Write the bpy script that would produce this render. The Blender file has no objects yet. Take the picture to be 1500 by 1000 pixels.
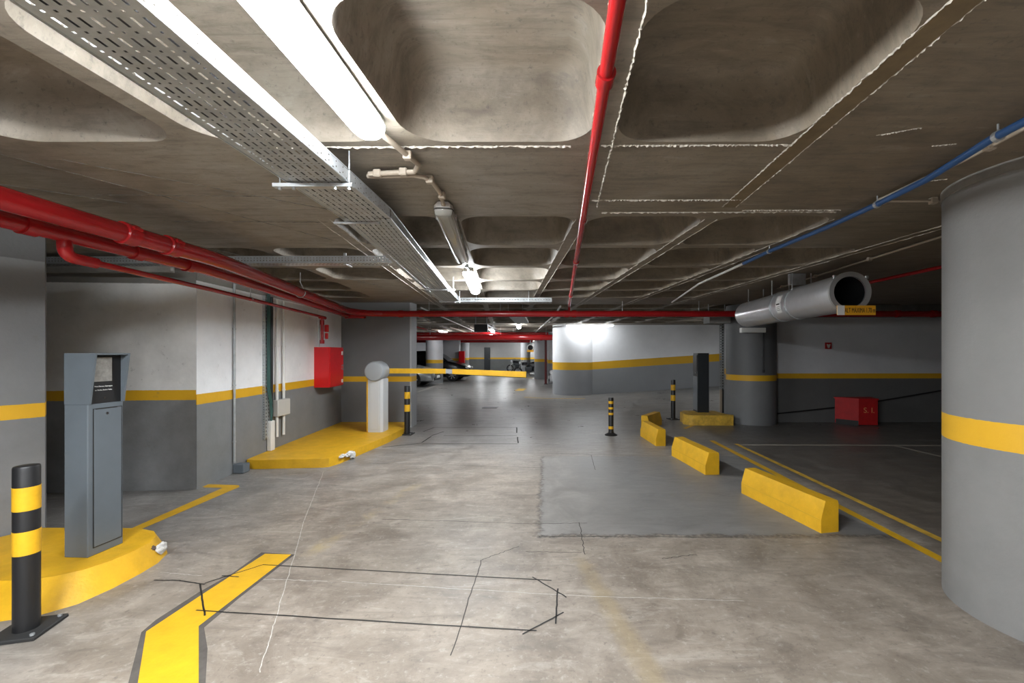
import bpy, bmesh, math, random
from mathutils import Vector, Matrix, noise
random.seed(7)
S = bpy.context.scene
C = S.collection
PI = math.pi
# ------------------------------------------------------------------ camera, world, exposure
FPX, CX, CY, EYE = 625.0, 800.0, 517.0, 1.5
cam = bpy.data.cameras.new('camera'); co = bpy.data.objects.new('camera', cam); C.objects.link(co)
cam.sensor_width = 36; cam.lens = FPX / 1500 * 36
cam.shift_x = (750 - CX) / 1500; cam.shift_y = (CY - 500) / 1500
cam.clip_start = .05; cam.clip_end = 200
co.location = (0, 0, EYE); co.rotation_euler = (PI / 2, 0, 0)
S.camera = co
w = bpy.data.worlds.new('world'); S.world = w; w.use_nodes = True
w.node_tree.nodes['Background'].inputs[0].default_value = (.9, .95, 1, 1)
w.node_tree.nodes['Background'].inputs[1].default_value = .05
S.view_settings.view_transform = 'Standard'; S.view_settings.look = 'None'
S.view_settings.gamma = 1; S.view_settings.use_curve_mapping = False
S.view_settings.exposure = 2.1
S.cycles.max_bounces = 8; S.cycles.diffuse_bounces = 6
LAMP = 28.0        # radiance of a lit tube fixture
H = 2.52           # height of the slab's underside

def gp(x, y, z=0.0):
    """photograph pixel -> point of the horizontal plane at height z"""
    Y = FPX * (EYE - z) / (y - CY)
    return Vector(((x - CX) * Y / FPX, Y, z))

# ------------------------------------------------------------------ materials
MATS = {}
def mat(name, col, rough=.6, metal=0, bump=0, bscale=40, var=0, vscale=3, emit=None, trans=0, alpha=1, spec=None, var2=0, stretch=None):
    if name in MATS: return MATS[name]
    m = bpy.data.materials.new(name); MATS[name] = m; m.use_nodes = True
    nt = m.node_tree; N = nt.nodes; L = nt.links; b = N['Principled BSDF']
    b.inputs['Roughness'].default_value = rough; b.inputs['Metallic'].default_value = metal
    b.inputs['Base Color'].default_value = (*col, 1)
    if spec is not None: b.inputs['Specular IOR Level'].default_value = spec
    if trans: b.inputs['Transmission Weight'].default_value = trans
    if alpha < 1: b.inputs['Alpha'].default_value = alpha
    if emit:
        b.inputs['Emission Color'].default_value = (*emit[0], 1); b.inputs['Emission Strength'].default_value = emit[1]
    if var or bump:
        tc = N.new('ShaderNodeNewGeometry'); pos = tc.outputs['Position']
        if stretch:
            mp = N.new('ShaderNodeVectorMath'); mp.operation = 'MULTIPLY'; mp.inputs[1].default_value = stretch
            L.new(pos, mp.inputs[0]); pos = mp.outputs[0]
    if var:
        n = N.new('ShaderNodeTexNoise'); n.inputs['Scale'].default_value = vscale; n.inputs['Detail'].default_value = 8
        n.inputs['Roughness'].default_value = .65; L.new(pos, n.inputs['Vector'])
        r = N.new('ShaderNodeMapRange'); r.inputs[1].default_value = .3; r.inputs[2].default_value = .7
        r.inputs[3].default_value = 1 - var; r.inputs[4].default_value = 1 + var; L.new(n.outputs[0], r.inputs[0])
        mx = N.new('ShaderNodeVectorMath'); mx.operation = 'SCALE'; mx.inputs[0].default_value = col
        L.new(r.outputs[0], mx.inputs['Scale']); L.new(mx.outputs[0], b.inputs['Base Color'])
    if bump:
        n2 = N.new('ShaderNodeTexNoise'); n2.inputs['Scale'].default_value = bscale; n2.inputs['Detail'].default_value = 5
        L.new(pos, n2.inputs['Vector'])
        bp = N.new('ShaderNodeBump'); bp.inputs['Strength'].default_value = bump; bp.inputs['Distance'].default_value = .01
        L.new(n2.outputs[0], bp.inputs['Height']); L.new(bp.outputs[0], b.inputs['Normal'])
    return m

def mrange(N, L, src, a, b_, c=0., d=1.):
    r = N.new('ShaderNodeMapRange'); r.inputs[1].default_value = a; r.inputs[2].default_value = b_
    r.inputs[3].default_value = c; r.inputs[4].default_value = d; L.new(src, r.inputs[0]); return r.outputs[0]
def mixc(N, L, fac, a, b_):
    m = N.new('ShaderNodeMix'); m.data_type = 'RGBA'
    if hasattr(fac, 'links'): L.new(fac, m.inputs[0])
    else: m.inputs[0].default_value = fac
    for i, v in ((6, a), (7, b_)):
        if hasattr(v, 'links'): L.new(v, m.inputs[i])
        else: m.inputs[i].default_value = (*v, 1)
    return m.outputs[2]
def noise_n(N, L, vec, scale, detail=8, rough=.6, dist=0):
    n = N.new('ShaderNodeTexNoise'); n.inputs['Scale'].default_value = scale; n.inputs['Detail'].default_value = detail
    n.inputs['Roughness'].default_value = rough; n.inputs['Distortion'].default_value = dist; L.new(vec, n.inputs['Vector']); return n.outputs[0]
def mth(N, L, op, a, b_=None):
    m = N.new('ShaderNodeMath'); m.operation = op
    for i, v in enumerate((a, b_)):
        if v is None: continue
        if hasattr(v, 'links'): L.new(v, m.inputs[i])
        else: m.inputs[i].default_value = v
    return m.outputs[0]

YEL = (.70, .39, .012)
GREY = (.20, .207, .213)
WHITE = (.85, .86, .88)
def paint(name, top, bottom, s0, s1, slope=(0, 0), raw=None, rawc=(.20, .19, .175), stain=.1, rough=.55):
    """wall paint: bottom colour, yellow stripe between heights s0 and s1, top colour; bare concrete above raw.
    slope = (sx, x0): the bands climb with x as the ramp does"""
    m = bpy.data.materials.new(name); m.use_nodes = True; nt = m.node_tree; N = nt.nodes; L = nt.links; b = N['Principled BSDF']
    g = N.new('ShaderNodeNewGeometry'); sp = N.new('ShaderNodeSeparateXYZ'); L.new(g.outputs['Position'], sp.inputs[0])
    z = sp.outputs[2]
    if slope[0]:
        dx = mth(N, L, 'MAXIMUM', mth(N, L, 'SUBTRACT', sp.outputs[0], slope[1]), 0.)
        z = mth(N, L, 'SUBTRACT', z, mth(N, L, 'MULTIPLY', dx, slope[0]))
    wob = noise_n(N, L, g.outputs['Position'], 30, 2)
    z = mth(N, L, 'ADD', z, mrange(N, L, wob, 0, 1, -.003, .003))
    big = noise_n(N, L, g.outputs['Position'], 1.6, 9, .7); fine = noise_n(N, L, g.outputs['Position'], 9, 8, .7)
    def shade(c, lo, hi):
        return mixc(N, L, mrange(N, L, big, .35, .7), tuple(v * hi for v in c), tuple(v * lo for v in c))
    c = mixc(N, L, mth(N, L, 'GREATER_THAN', z, s0), shade(bottom, 1 - stain, 1 + stain), shade(YEL, .93, 1.03))
    c = mixc(N, L, mth(N, L, 'GREATER_THAN', z, s1), c, shade(top, 1 - stain, 1.03))
    if raw: c = mixc(N, L, mrange(N, L, z, raw - .004, raw + .004), c, shade(rawc, .85, 1.1))
    # grime: small dark scuffs, rarer higher up
    sc = mth(N, L, 'MULTIPLY', mrange(N, L, fine, .60, .72), mrange(N, L, big, .48, .6))
    c = mixc(N, L, mth(N, L, 'MULTIPLY', sc, stain * 3.2), c, (.14, .13, .12))
    L.new(c, b.inputs['Base Color']); b.inputs['Roughness'].default_value = rough
    bp = N.new('ShaderNodeBump'); bp.inputs['Strength'].default_value = .25; bp.inputs['Distance'].default_value = .006
    L.new(noise_n(N, L, g.outputs['Position'], 45, 6), bp.inputs['Height']); L.new(bp.outputs[0], b.inputs['Normal'])
    return m

def floor_material():
    m = bpy.data.materials.new('power_floated_concrete'); m.use_nodes = True; nt = m.node_tree; N = nt.nodes; L = nt.links; b = N['Principled BSDF']
    g = N.new('ShaderNodeNewGeometry'); P = g.outputs['Position']
    sp = N.new('ShaderNodeSeparateXYZ'); L.new(P, sp.inputs[0]); X, Y = sp.outputs[0], sp.outputs[1]
    big = noise_n(N, L, P, .55, 6, .6, .4); mid = noise_n(N, L, P, 2.6, 10, .7, .6); fine = noise_n(N, L, P, 22, 8, .75)
    st = N.new('ShaderNodeVectorMath'); st.operation = 'MULTIPLY'; st.inputs[1].default_value = (1.0, 3.2, 1); L.new(P, st.inputs[0])
    swirl = noise_n(N, L, st.outputs[0], 2.2, 9, .72, 1.2)
    warm = mixc(N, L, mrange(N, L, mid, .33, .68), (.18, .149, .119), (.355, .305, .252))
    cool = mixc(N, L, mrange(N, L, mid, .33, .68), (.16, .152, .144), (.31, .30, .287))
    # newer / cleaner concrete away from the entrance and along the left wall
    far = mth(N, L, 'ADD', mrange(N, L, Y, 4.5, 7.5), mrange(N, L, X, -2.2, -3.4))
    far = mth(N, L, 'MINIMUM', mth(N, L, 'ADD', far, mrange(N, L, big, .3, .7, -.25, .25)), 1.)
    c = mixc(N, L, mth(N, L, 'MAXIMUM', far, 0.), warm, cool)
    c = mixc(N, L, mrange(N, L, swirl, .50, .68, 0, .6), c, (.13, .112, .095))
    c = mixc(N, L, mrange(N, L, swirl, .45, .33, 0, .5), c, (.43, .39, .34))
    c = mixc(N, L, mrange(N, L, fine, .56, .68, 0, .6), c, (.09, .08, .07))
    c = mixc(N, L, mrange(N, L, fine, .44, .34, 0, .4), c, (.50, .47, .42))
    # the poured repair patch between the lane and the kerb blocks, with a crumbled edge
    jit = mrange(N, L, noise_n(N, L, P, 7, 8, .7), 0, 1, -.09, .09)
    xx = mth(N, L, 'ADD', X, jit); yy = mth(N, L, 'ADD', Y, jit)
    def band(v, a, b_, s=.012):
        return mth(N, L, 'MULTIPLY', mrange(N, L, v, a - s, a + s), mrange(N, L, v, b_ + s, b_ - s))
    pm = mth(N, L, 'MULTIPLY', band(xx, -.05, 2.9), band(yy, 3.52, 6.2))
    patch = mixc(N, L, mrange(N, L, swirl, .3, .7), (.225, .225, .222), (.165, .165, .165))
    patch = mixc(N, L, mrange(N, L, X, .2, 1.0), cool, patch)
    c = mixc(N, L, mth(N, L, 'MULTIPLY', pm, .85), c, patch)
    edge = mth(N, L, 'ADD', mth(N, L, 'MULTIPLY', band(xx, -.075, -.035, .02), band(yy, 3.45, 6.2)),
               mth(N, L, 'MULTIPLY', band(yy, 3.47, 3.53, .02), band(xx, -.05, 2.9)))
    edge = mth(N, L, 'MULTIPLY', edge, mrange(N, L, noise_n(N, L, P, 25, 4), .35, .55))
    c = mixc(N, L, mth(N, L, 'MINIMUM', mth(N, L, 'MULTIPLY', edge, .75), 1.), c, (.07, .065, .06))
    # rubbed off remains of a yellow guide line
    cl = mth(N, L, 'SUBTRACT', X, mth(N, L, 'ADD', mth(N, L, 'MULTIPLY', Y, -.207), .90))
    worn = mth(N, L, 'MULTIPLY', mth(N, L, 'MULTIPLY', band(mth(N, L, 'ADD', cl, jit), -.055, .055, .03), mrange(N, L, Y, 3.2, 3.0)), mrange(N, L, mid, .3, .75, .12, .6))
    c = mixc(N, L, worn, c, (.30, .22, .09))
    cl2 = mth(N, L, 'SUBTRACT', X, mth(N, L, 'ADD', mth(N, L, 'MULTIPLY', Y, .18), -2.35))
    w2 = mth(N, L, 'MULTIPLY', mth(N, L, 'MULTIPLY', band(mth(N, L, 'ADD', cl2, jit), -.06, .06, .03), band(Y, 3.2, 4.9, .1)), mrange(N, L, mid, .45, .7, 0, .6))
    c = mixc(N, L, w2, c, (.38, .28, .10))
    # tyre dirt lane far down the aisle
    lane = mth(N, L, 'MULTIPLY', mrange(N, L, Y, 7, 11), mrange(N, L, noise_n(N, L, st.outputs[0], .9, 5), .4, .62, 0, .5))
    c = mixc(N, L, lane, c, (.13, .128, .125))
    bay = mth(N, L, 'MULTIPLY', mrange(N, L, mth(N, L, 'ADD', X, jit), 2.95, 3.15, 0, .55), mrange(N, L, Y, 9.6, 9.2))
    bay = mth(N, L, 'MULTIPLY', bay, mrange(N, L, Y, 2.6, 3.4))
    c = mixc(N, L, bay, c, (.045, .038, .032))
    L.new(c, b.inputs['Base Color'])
    L.new(mrange(N, L, mth(N, L, 'SUBTRACT', mid, mrange(N, L, Y, 4, 8, 0, .25)), .1, .7, .27, .62), b.inputs['Roughness'])
    bp = N.new('ShaderNodeBump'); bp.inputs['Strength'].default_value = .3; bp.inputs['Distance'].default_value = .006
    h = mth(N, L, 'ADD', fine, mth(N, L, 'MULTIPLY', mth(N, L, 'ADD', edge, mth(N, L, 'MULTIPLY', pm, .4)), -1.5))
    L.new(h, bp.inputs['Height']); L.new(bp.outputs[0], b.inputs['Normal'])
    return m

def ceiling_material():
    m = bpy.data.materials.new('board_marked_concrete'); m.use_nodes = True; nt = m.node_tree; N = nt.nodes; L = nt.links; b = N['Principled BSDF']
    g = N.new('ShaderNodeNewGeometry'); P = g.outputs['Position']
    st = N.new('ShaderNodeVectorMath'); st.operation = 'MULTIPLY'; st.inputs[1].default_value = (.8, 2.6, 1); L.new(P, st.inputs[0])
    big = noise_n(N, L, P, .8, 7, .65, .3); mid = noise_n(N, L, st.outputs[0], 3.2, 10, .7, .4); fine = noise_n(N, L, P, 34, 6, .7)
    sp = N.new('ShaderNodeSeparateXYZ'); L.new(P, sp.inputs[0])
    c = mixc(N, L, mrange(N, L, big, .32, .68), (.19, .158, .118), (.30, .272, .232))
    # browner towards the right hand bays
    c = mixc(N, L, mrange(N, L, sp.outputs[0], -.6, 1.6, 0, .8), c, mixc(N, L, mrange(N, L, big, .3, .7), (.165, .125, .080), (.225, .182, .128)))
    c = mixc(N, L, mrange(N, L, mid, .48, .66, 0, .6), c, (.095, .078, .060))
    s2 = N.new('ShaderNodeVectorMath'); s2.operation = 'MULTIPLY'; s2.inputs[1].default_value = (.7, 9, 4); L.new(P, s2.inputs[0])
    streak = noise_n(N, L, s2.outputs[0], 3.5, 8, .75, .3)
    c = mixc(N, L, mrange(N, L, streak, .52, .70, 0, .55), c, (.10, .085, .068))
    c = mixc(N, L, mrange(N, L, streak, .42, .30, 0, .35), c, (.36, .33, .28))
    c = mixc(N, L, mrange(N, L, mid, .42, .26, 0, .35), c, (.42, .395, .355))
    c = mixc(N, L, mrange(N, L, fine, .58, .70, 0, .6), c, (.08, .07, .06))
    L.new(c, b.inputs['Base Color']); b.inputs['Roughness'].default_value = .62
    bp = N.new('ShaderNodeBump'); bp.inputs['Strength'].default_value = .28; bp.inputs['Distance'].default_value = .006
    L.new(mth(N, L, 'ADD', fine, mid), bp.inputs['Height']); L.new(bp.outputs[0], b.inputs['Normal'])
    return m

M_floor, M_ceil = floor_material(), ceiling_material()
M_raw = mat('bare_concrete', (.20, .19, .175), .75, bump=.3, var=.25, vscale=4)
M_seam = mat('cement_laitance', (.46, .42, .36), .8, bump=.6, bscale=80, var=.3, vscale=40)
M_yel = mat('yellow_paint', YEL, .5, bump=.2, bscale=60, var=.14, vscale=6)
M_yelw = mat('worn_yellow_paint', (.60, .37, .045), .6, bump=.2, bscale=60, var=.35, vscale=9)
M_yel_road = mat('yellow_road_paint', (.66, .375, .014), .5, bump=.15, bscale=60, var=.12, vscale=7)
M_red = mat('red_pipe_paint', (.33, .010, .012), .18, bump=.08, bscale=15, var=.12, vscale=3)
M_redbox = mat('red_enamel', (.60, .006, .012), .35, var=.08, vscale=4)
M_reddark = mat('dull_red_paint', (.42, .006, .008), .6, var=.2, vscale=5)
M_galv = mat('galvanised_steel', (.55, .58, .60), .38, .75, var=.15, vscale=14)
M_galv_dark = mat('dulled_galvanised_steel', (.44, .46, .47), .5, .6, var=.2, vscale=10)
M_duct = mat('spiral_duct_steel', (.66, .66, .68), .28, .7, var=.06, vscale=8)
M_black = mat('black_plastic', (.012, .012, .013), .42, bump=.1, bscale=30)
M_blackm = mat('black_rubber', (.02, .02, .02), .7)
M_beige = mat('cream_conduit', (.40, .34, .27), .55)
M_whitep = mat('white_plastic', (.72, .72, .70), .45)
M_blue = mat('blue_pipe_plastic', (.022, .085, .24), .4)
M_mgrey = mat('grey_powder_coat', (.120, .142, .162), .42, var=.06, vscale=6)
M_mdark = mat('charcoal_powder_coat', (.022, .026, .030), .4)
M_lgrey = mat('light_grey_enamel', (.56, .575, .59), .4)
M_sgrey = mat('silver_grey_enamel', (.33, .35, .37), .35)
M_screen = mat('brushed_display', (.30, .29, .27), .35, .2, var=.25, vscale=40)
M_chrome = mat('chrome', (.8, .8, .8), .12, 1)
M_joint = mat('sealant', (.015, .014, .013), .6)
M_jointl = mat('pale_joint', (.50, .48, .44), .8, var=.3, vscale=30)
M_lit = mat('lit_diffuser', (.9, .9, .9), .4, emit=((.93, .97, 1.0), LAMP))
M_clear = mat('clear_diffuser', (.80, .78, .72), .12, trans=.92)
M_tube = mat('unlit_tube', (.75, .73, .68), .4)
M_housing = mat('fixture_housing', (.46, .44, .41), .5)
M_signy = mat('amber_sign', (.80, .38, .02), .4)
M_chip = mat('broken_concrete', (.62, .61, .58), .9, bump=.9, bscale=50, var=.25, vscale=20)
M_green = mat('green_cable_sheath', (.035, .10, .09), .5)

# ------------------------------------------------------------------ helpers
def add_box(bm, c, s, rz=0, bevel=0, seg=1):
    r = bmesh.ops.create_cube(bm, size=1)
    vs = r['verts']; bmesh.ops.scale(bm, vec=s, verts=vs)
    if bevel:
        es = list({e for v in vs for e in v.link_edges})
        rr = bmesh.ops.bevel(bm, geom=es, offset=bevel, segments=seg, profile=.5, affect='EDGES')
        vs = list({v for f in rr['faces'] for v in f.verts} | {v for v in vs if v.is_valid})
    if rz: bmesh.ops.rotate(bm, cent=(0, 0, 0), matrix=Matrix.Rotation(rz, 3, 'Z'), verts=vs)
    bmesh.ops.translate(bm, vec=c, verts=vs); return vs
def add_cyl(bm, p, q, r, n=16, r2=None):
    p, q = Vector(p), Vector(q); d = q - p
    rr = bmesh.ops.create_cone(bm, cap_ends=True, segments=n, radius1=r, radius2=r if r2 is None else r2, depth=d.length)
    M = Matrix.Translation((p + q) / 2) @ d.to_track_quat('Z', 'Y').to_matrix().to_4x4()
    bmesh.ops.transform(bm, matrix=M, verts=rr['verts']); return rr['verts']
def add_tube(bm, pts, r, n=12, cap=True):
    pts = [Vector(p) for p in pts]; rings = []; up = None
    for i, p in enumerate(pts):
        t = (pts[min(i + 1, len(pts) - 1)] - pts[max(i - 1, 0)]).normalized()
        if up is None: up = Vector((0, 0, 1)) if abs(t.z) < .9 else Vector((0, 1, 0))
        a = t.cross(up).normalized(); b_ = a.cross(t).normalized(); up = b_
        rad = r[i] if isinstance(r, (list, tuple)) else r
        rings.append([bm.verts.new(p + (a * math.cos(2 * PI * k / n) + b_ * math.sin(2 * PI * k / n)) * rad) for k in range(n)])
    for A, B in zip(rings, rings[1:]):
        for k in range(n): bm.faces.new((A[k], A[(k + 1) % n], B[(k + 1) % n], B[k]))
    if cap: bm.faces.new(rings[0][::-1]); bm.faces.new(rings[-1])
def bend(p0, c, p1, r, n=6):
    """points of a pipe elbow around corner c"""
    p0, c, p1 = Vector(p0), Vector(c), Vector(p1)
    a = c + (p0 - c).normalized() * r; b_ = c + (p1 - c).normalized() * r
    return [p0] + [(a * (1 - t) ** 2 + c * 2 * t * (1 - t) + b_ * t * t) for t in [i / n for i in range(n + 1)]] + [p1]
def add_prism(bm, poly, z0, z1, top=None):
    A = [bm.verts.new((p[0], p[1], z0)) for p in poly]
    B = [bm.verts.new((p[0], p[1], z1)) for p in (top or poly)]
    n = len(A); bm.faces.new(A[::-1]); bm.faces.new(B)
    for i in range(n): bm.faces.new((A[i], A[(i + 1) % n], B[(i + 1) % n], B[i]))
    return A + B
def loft(bm, rings, cap=True):
    R = [[bm.verts.new(p) for p in r] for r in rings]; n = len(R[0])
    for A, B in zip(R, R[1:]):
        for k in range(n): bm.faces.new((A[k], A[(k + 1) % n], B[(k + 1) % n], B[k]))
    if cap: bm.faces.new(R[0][::-1]); bm.faces.new(R[-1])
def lathe(bm, prof, c=(0, 0), n=24):
    loft(bm, [[(c[0] + r * math.cos(2 * PI * k / n), c[1] + r * math.sin(2 * PI * k / n), z) for k in range(n)] for r, z in prof])
def bevel_all(bm, w_, seg=2, ang=30):
    es = [e for e in bm.edges if len(e.link_faces) == 2 and e.calc_face_angle(0) > math.radians(ang)]
    bmesh.ops.bevel(bm, geom=es, offset=w_, segments=seg, profile=.5, affect='EDGES')
def mk(name, bm, m, parent=None, smooth=None, label=None, kind=None, fixn=True):
    if fixn: bmesh.ops.recalc_face_normals(bm, faces=bm.faces[:])
    me = bpy.data.meshes.new(name)
    if parent is not None:
        off = Vector((0, 0, 0)); p = parent
        while p: off += p.location; p = p.parent
        bmesh.ops.translate(bm, vec=-off, verts=bm.verts[:])
    bm.to_mesh(me); bm.free(); me.materials.append(m)
    if smooth is not None:
        for p in me.polygons: p.use_smooth = True
        try: me.set_sharp_from_angle(angle=math.radians(smooth))
        except Exception: pass
    o = bpy.data.objects.new(name, me); C.objects.link(o)
    if parent is not None: o.parent = parent
    if label: o['label'] = label
    if kind: o['kind'] = kind
    return o
def tag(o, label, cat, group=None):
    o['label'] = label; o['category'] = cat
    if group: o['group'] = group
    return o
def thing(name, label, cat, loc=(0, 0, 0), group=None):
    o = bpy.data.objects.new(name, None); C.objects.link(o); o.location = loc; o.empty_display_size = .1
    return tag(o, label, cat, group)
def struct(name, bm, m, smooth=None):
    return mk(name, bm, m, None, smooth, kind='structure')
def kids(o): return [c for c in bpy.data.objects if c.parent == o]
def dup(o, loc=None, rz=None, label=None, group=None, parent=None):
    c = o.copy(); C.objects.link(c); c.parent = parent
    for ch in kids(o): dup(ch, parent=c)
    if loc is not None: c.location = loc
    if rz is not None: c.rotation_euler = (0, 0, rz)
    if label: c['label'] = label
    if group: c['group'] = group
    return c
NB = bmesh.new
def text(name, body, size, m, parent, loc, rot, label=None, squash=1, ext=.0008):
    """flat lettering; loc in the parent's frame"""
    cu = bpy.data.curves.new(name, 'FONT'); cu.body = body; cu.size = size; cu.extrude = ext
    cu.align_x = 'CENTER'; cu.align_y = 'CENTER'
    t = bpy.data.objects.new(name, cu); C.objects.link(t); bpy.context.view_layer.update()
    me = bpy.data.meshes.new_from_object(t.evaluated_get(bpy.context.evaluated_depsgraph_get()))
    bpy.data.objects.remove(t); me.materials.clear(); me.materials.append(m)
    o = bpy.data.objects.new(name, me); C.objects.link(o); o.parent = parent
    o.location = loc; o.rotation_euler = rot; o.scale = (squash, 1, 1)
    return o

# ------------------------------------------------------------------ floor with the ramp up to the right
def fz(x, y):
    t = min(max((y - 10.3) / 4.6, 0), 1); t = t * t * (3 - 2 * t)
    return max(0, .066 * (x - 1.6)) * t if x < 12 else 0
bm = NB()
xs = [-10, -6, -3, -1, 0, 1, 1.6, 2.2, 3, 4, 5, 6, 7, 8, 9, 11]; ys = [-5, -2, 1, 3, 5, 7, 9, 10, 10.6, 11.2, 11.8, 12.4, 13, 13.6, 14.2, 14.8, 15.4, 15.8, 18, 22, 26, 30, 34, 38]
G = [[bm.verts.new((x, y, fz(x, y) if y < 15.9 else 0)) for x in xs] for y in ys]
for j in range(len(ys) - 1):
    for i in range(len(xs) - 1): bm.faces.new((G[j][i], G[j][i + 1], G[j + 1][i + 1], G[j + 1][i]))
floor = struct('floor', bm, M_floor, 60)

def strip(bm, pts, wd, z=.0012):
    """flat ribbon along floor points"""
    pts = [Vector((p[0], p[1], 0)) for p in pts]; prev = None
    for i, p in enumerate(pts):
        t = (pts[min(i + 1, len(pts) - 1)] - pts[max(i - 1, 0)]).normalized(); nrm = Vector((-t.y, t.x, 0)) * wd / 2
        a = bm.verts.new((p.x + nrm.x, p.y + nrm.y, z + fz(p.x, p.y))); b_ = bm.verts.new((p.x - nrm.x, p.y - nrm.y, z + fz(p.x, p.y)))
        if prev: bm.faces.new((prev[1], b_, a, prev[0]))
        prev = (a, b_)
def wander(a, b_, n=14, amp=.006):
    a, b_ = Vector(a[:2]), Vector(b_[:2]); d = (b_ - a); nr = Vector((-d.y, d.x)).normalized()
    return [a + d * (i / n) + nr * amp * random.uniform(-1, 1) for i in range(n + 1)]
# saw cut induction loops sealed with black filler
def saw(pairs, wd, nm):
    bm = NB()
    for a, b_ in pairs: strip(bm, wander(gp(*a), gp(*b_), 10, .002), wd, .0022)
    return mk(nm, bm, M_joint, floor)
saw([((385, 827), (808, 850)), ((780, 845), (830, 875)), ((817, 862), (814, 914)), ((826, 897), (765, 929)),
     ((786, 924), (287, 894)), ((300, 902), (293, 855)), ((225, 850), (262, 850)), ((262, 850), (300, 856)), ((300, 854), (386, 827)), ((325, 843), (350, 845))], .0095, 'sealed_saw_cut')
saw([((636, 626), (758, 626)), ((620, 632), (636, 626)), ((757, 626), (757, 634)), ((632, 638), (650, 632)), ((650, 638), (757, 638)),
     ((618, 648), (632, 639)), ((618, 650), (758, 650)), ((758, 640), (759, 649)), ((560, 655), (618, 649))], .022, 'sealed_saw_cut')
bm = NB()
for a, b_ in [((780, 767), (860, 766)), ((560, 760), (780, 767)), ((770, 808), (852, 809)), ((800, 664), (1000, 668)), ((540, 678), (800, 685)),
              ((849, 765), (856, 812)), ((866, 666), (872, 688)), ((970, 818), (1020, 812)), ((705, 820), (760, 800)), ((660, 960), (705, 820)),
              ((600, 620), (1000, 622)), ((780, 785), (1090, 787))]:
    strip(bm, wander(gp(*a), gp(*b_), 16, .006), .006, .001)
mk('floor_crack', bm, mat('dark_crack', (.06, .055, .05), .9), floor)  # thin dark strips along the floor cracks and joints
bm = NB()
for a, b_ in [((474, 690), (446, 762)), ((446, 762), (404, 905)), ((404, 905), (380, 985)), ((235, 838), (295, 843)), ((500, 852), (860, 873)), ((860, 873), (1090, 880)), ((384, 848), (480, 851))]:
    strip(bm, wander(gp(*a), gp(*b_), 18, .004), .0042, .0009)
mk('pale_joint_line', bm, M_jointl, floor)
def ppoly(name, pts, m=M_yel_road, z=.0016):
    bm = NB(); vs = [bm.verts.new((*gp(*p)[:2], z)) for p in pts]; bm.faces.new(vs); bmesh.ops.triangulate(bm, faces=bm.faces[:])
    o = mk(name, bm, m, floor); return o
ppoly('floor_marking_backing', [(383, 809), (432, 812), (350, 876), (299, 919), (304, 950), (302, 985), (299, 1040), (297, 1180), (153, 1180), (188, 1000), (207, 926), (228, 908), (290, 868), (340, 840)], mat('old_dark_paint', (.085, .075, .065), .8, var=.3, vscale=8), .0010)
ppoly('floor_arrow_marking', [(388, 811), (427, 812), (291, 917), (291, 1180), (160, 1180), (202, 1000), (214, 925), (300, 868)])
ppoly('floor_lane_marking', [(183, 778), (200, 778), (351, 713), (350, 710.5), (300, 709), (294, 712), (300, 714), (326, 714.5)])
for a, b_, wd, m in [((1042, 645), (1388, 824), .085, M_yel_road), ((1078, 650), (1388, 795), .07, M_yelw), ((768, 581.5), (800, 583.5), .10, M_yelw), ((800, 583.5), (857, 583.5), .10, M_yelw),
                     ((1003, 627.5), (1022, 620), .07, M_yelw), ((1085, 651.5), (1388, 652.5), .075, mat('faded_white_line', (.42, .38, .32), .8)), ((1312, 653), (1388, 671), .07, mat('faded_white_line', (.42, .38, .32))),
                     ((760, 572), (766, 569), .35, M_yelw), ((758, 553), (800, 554), .18, M_yelw), ((612, 574), (648, 561), .10, M_jointl)]:
    bm = NB(); strip(bm, wander(gp(*a), gp(*b_), 8, 0), wd, .0015); mk('floor_line_marking', bm, m, floor)
# floor drain grate
g0 = gp(718, 596.5); bm = NB(); add_box(bm, (g0.x, g0.y, .004), (.40, .3, .008)); o = tag(mk('floor_drain', bm, M_mdark), 'dark slotted drain cover set in the aisle floor beyond the barrier', 'drain')
# a black hole mark: grate bars
bm = NB()
for k in range(9): add_box(bm, (g0.x - .18 + .045 * k, g0.y, .010), (.015, .28, .006))
mk('grate_bar', bm, M_galv_dark, o, kind='stuff')

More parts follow.
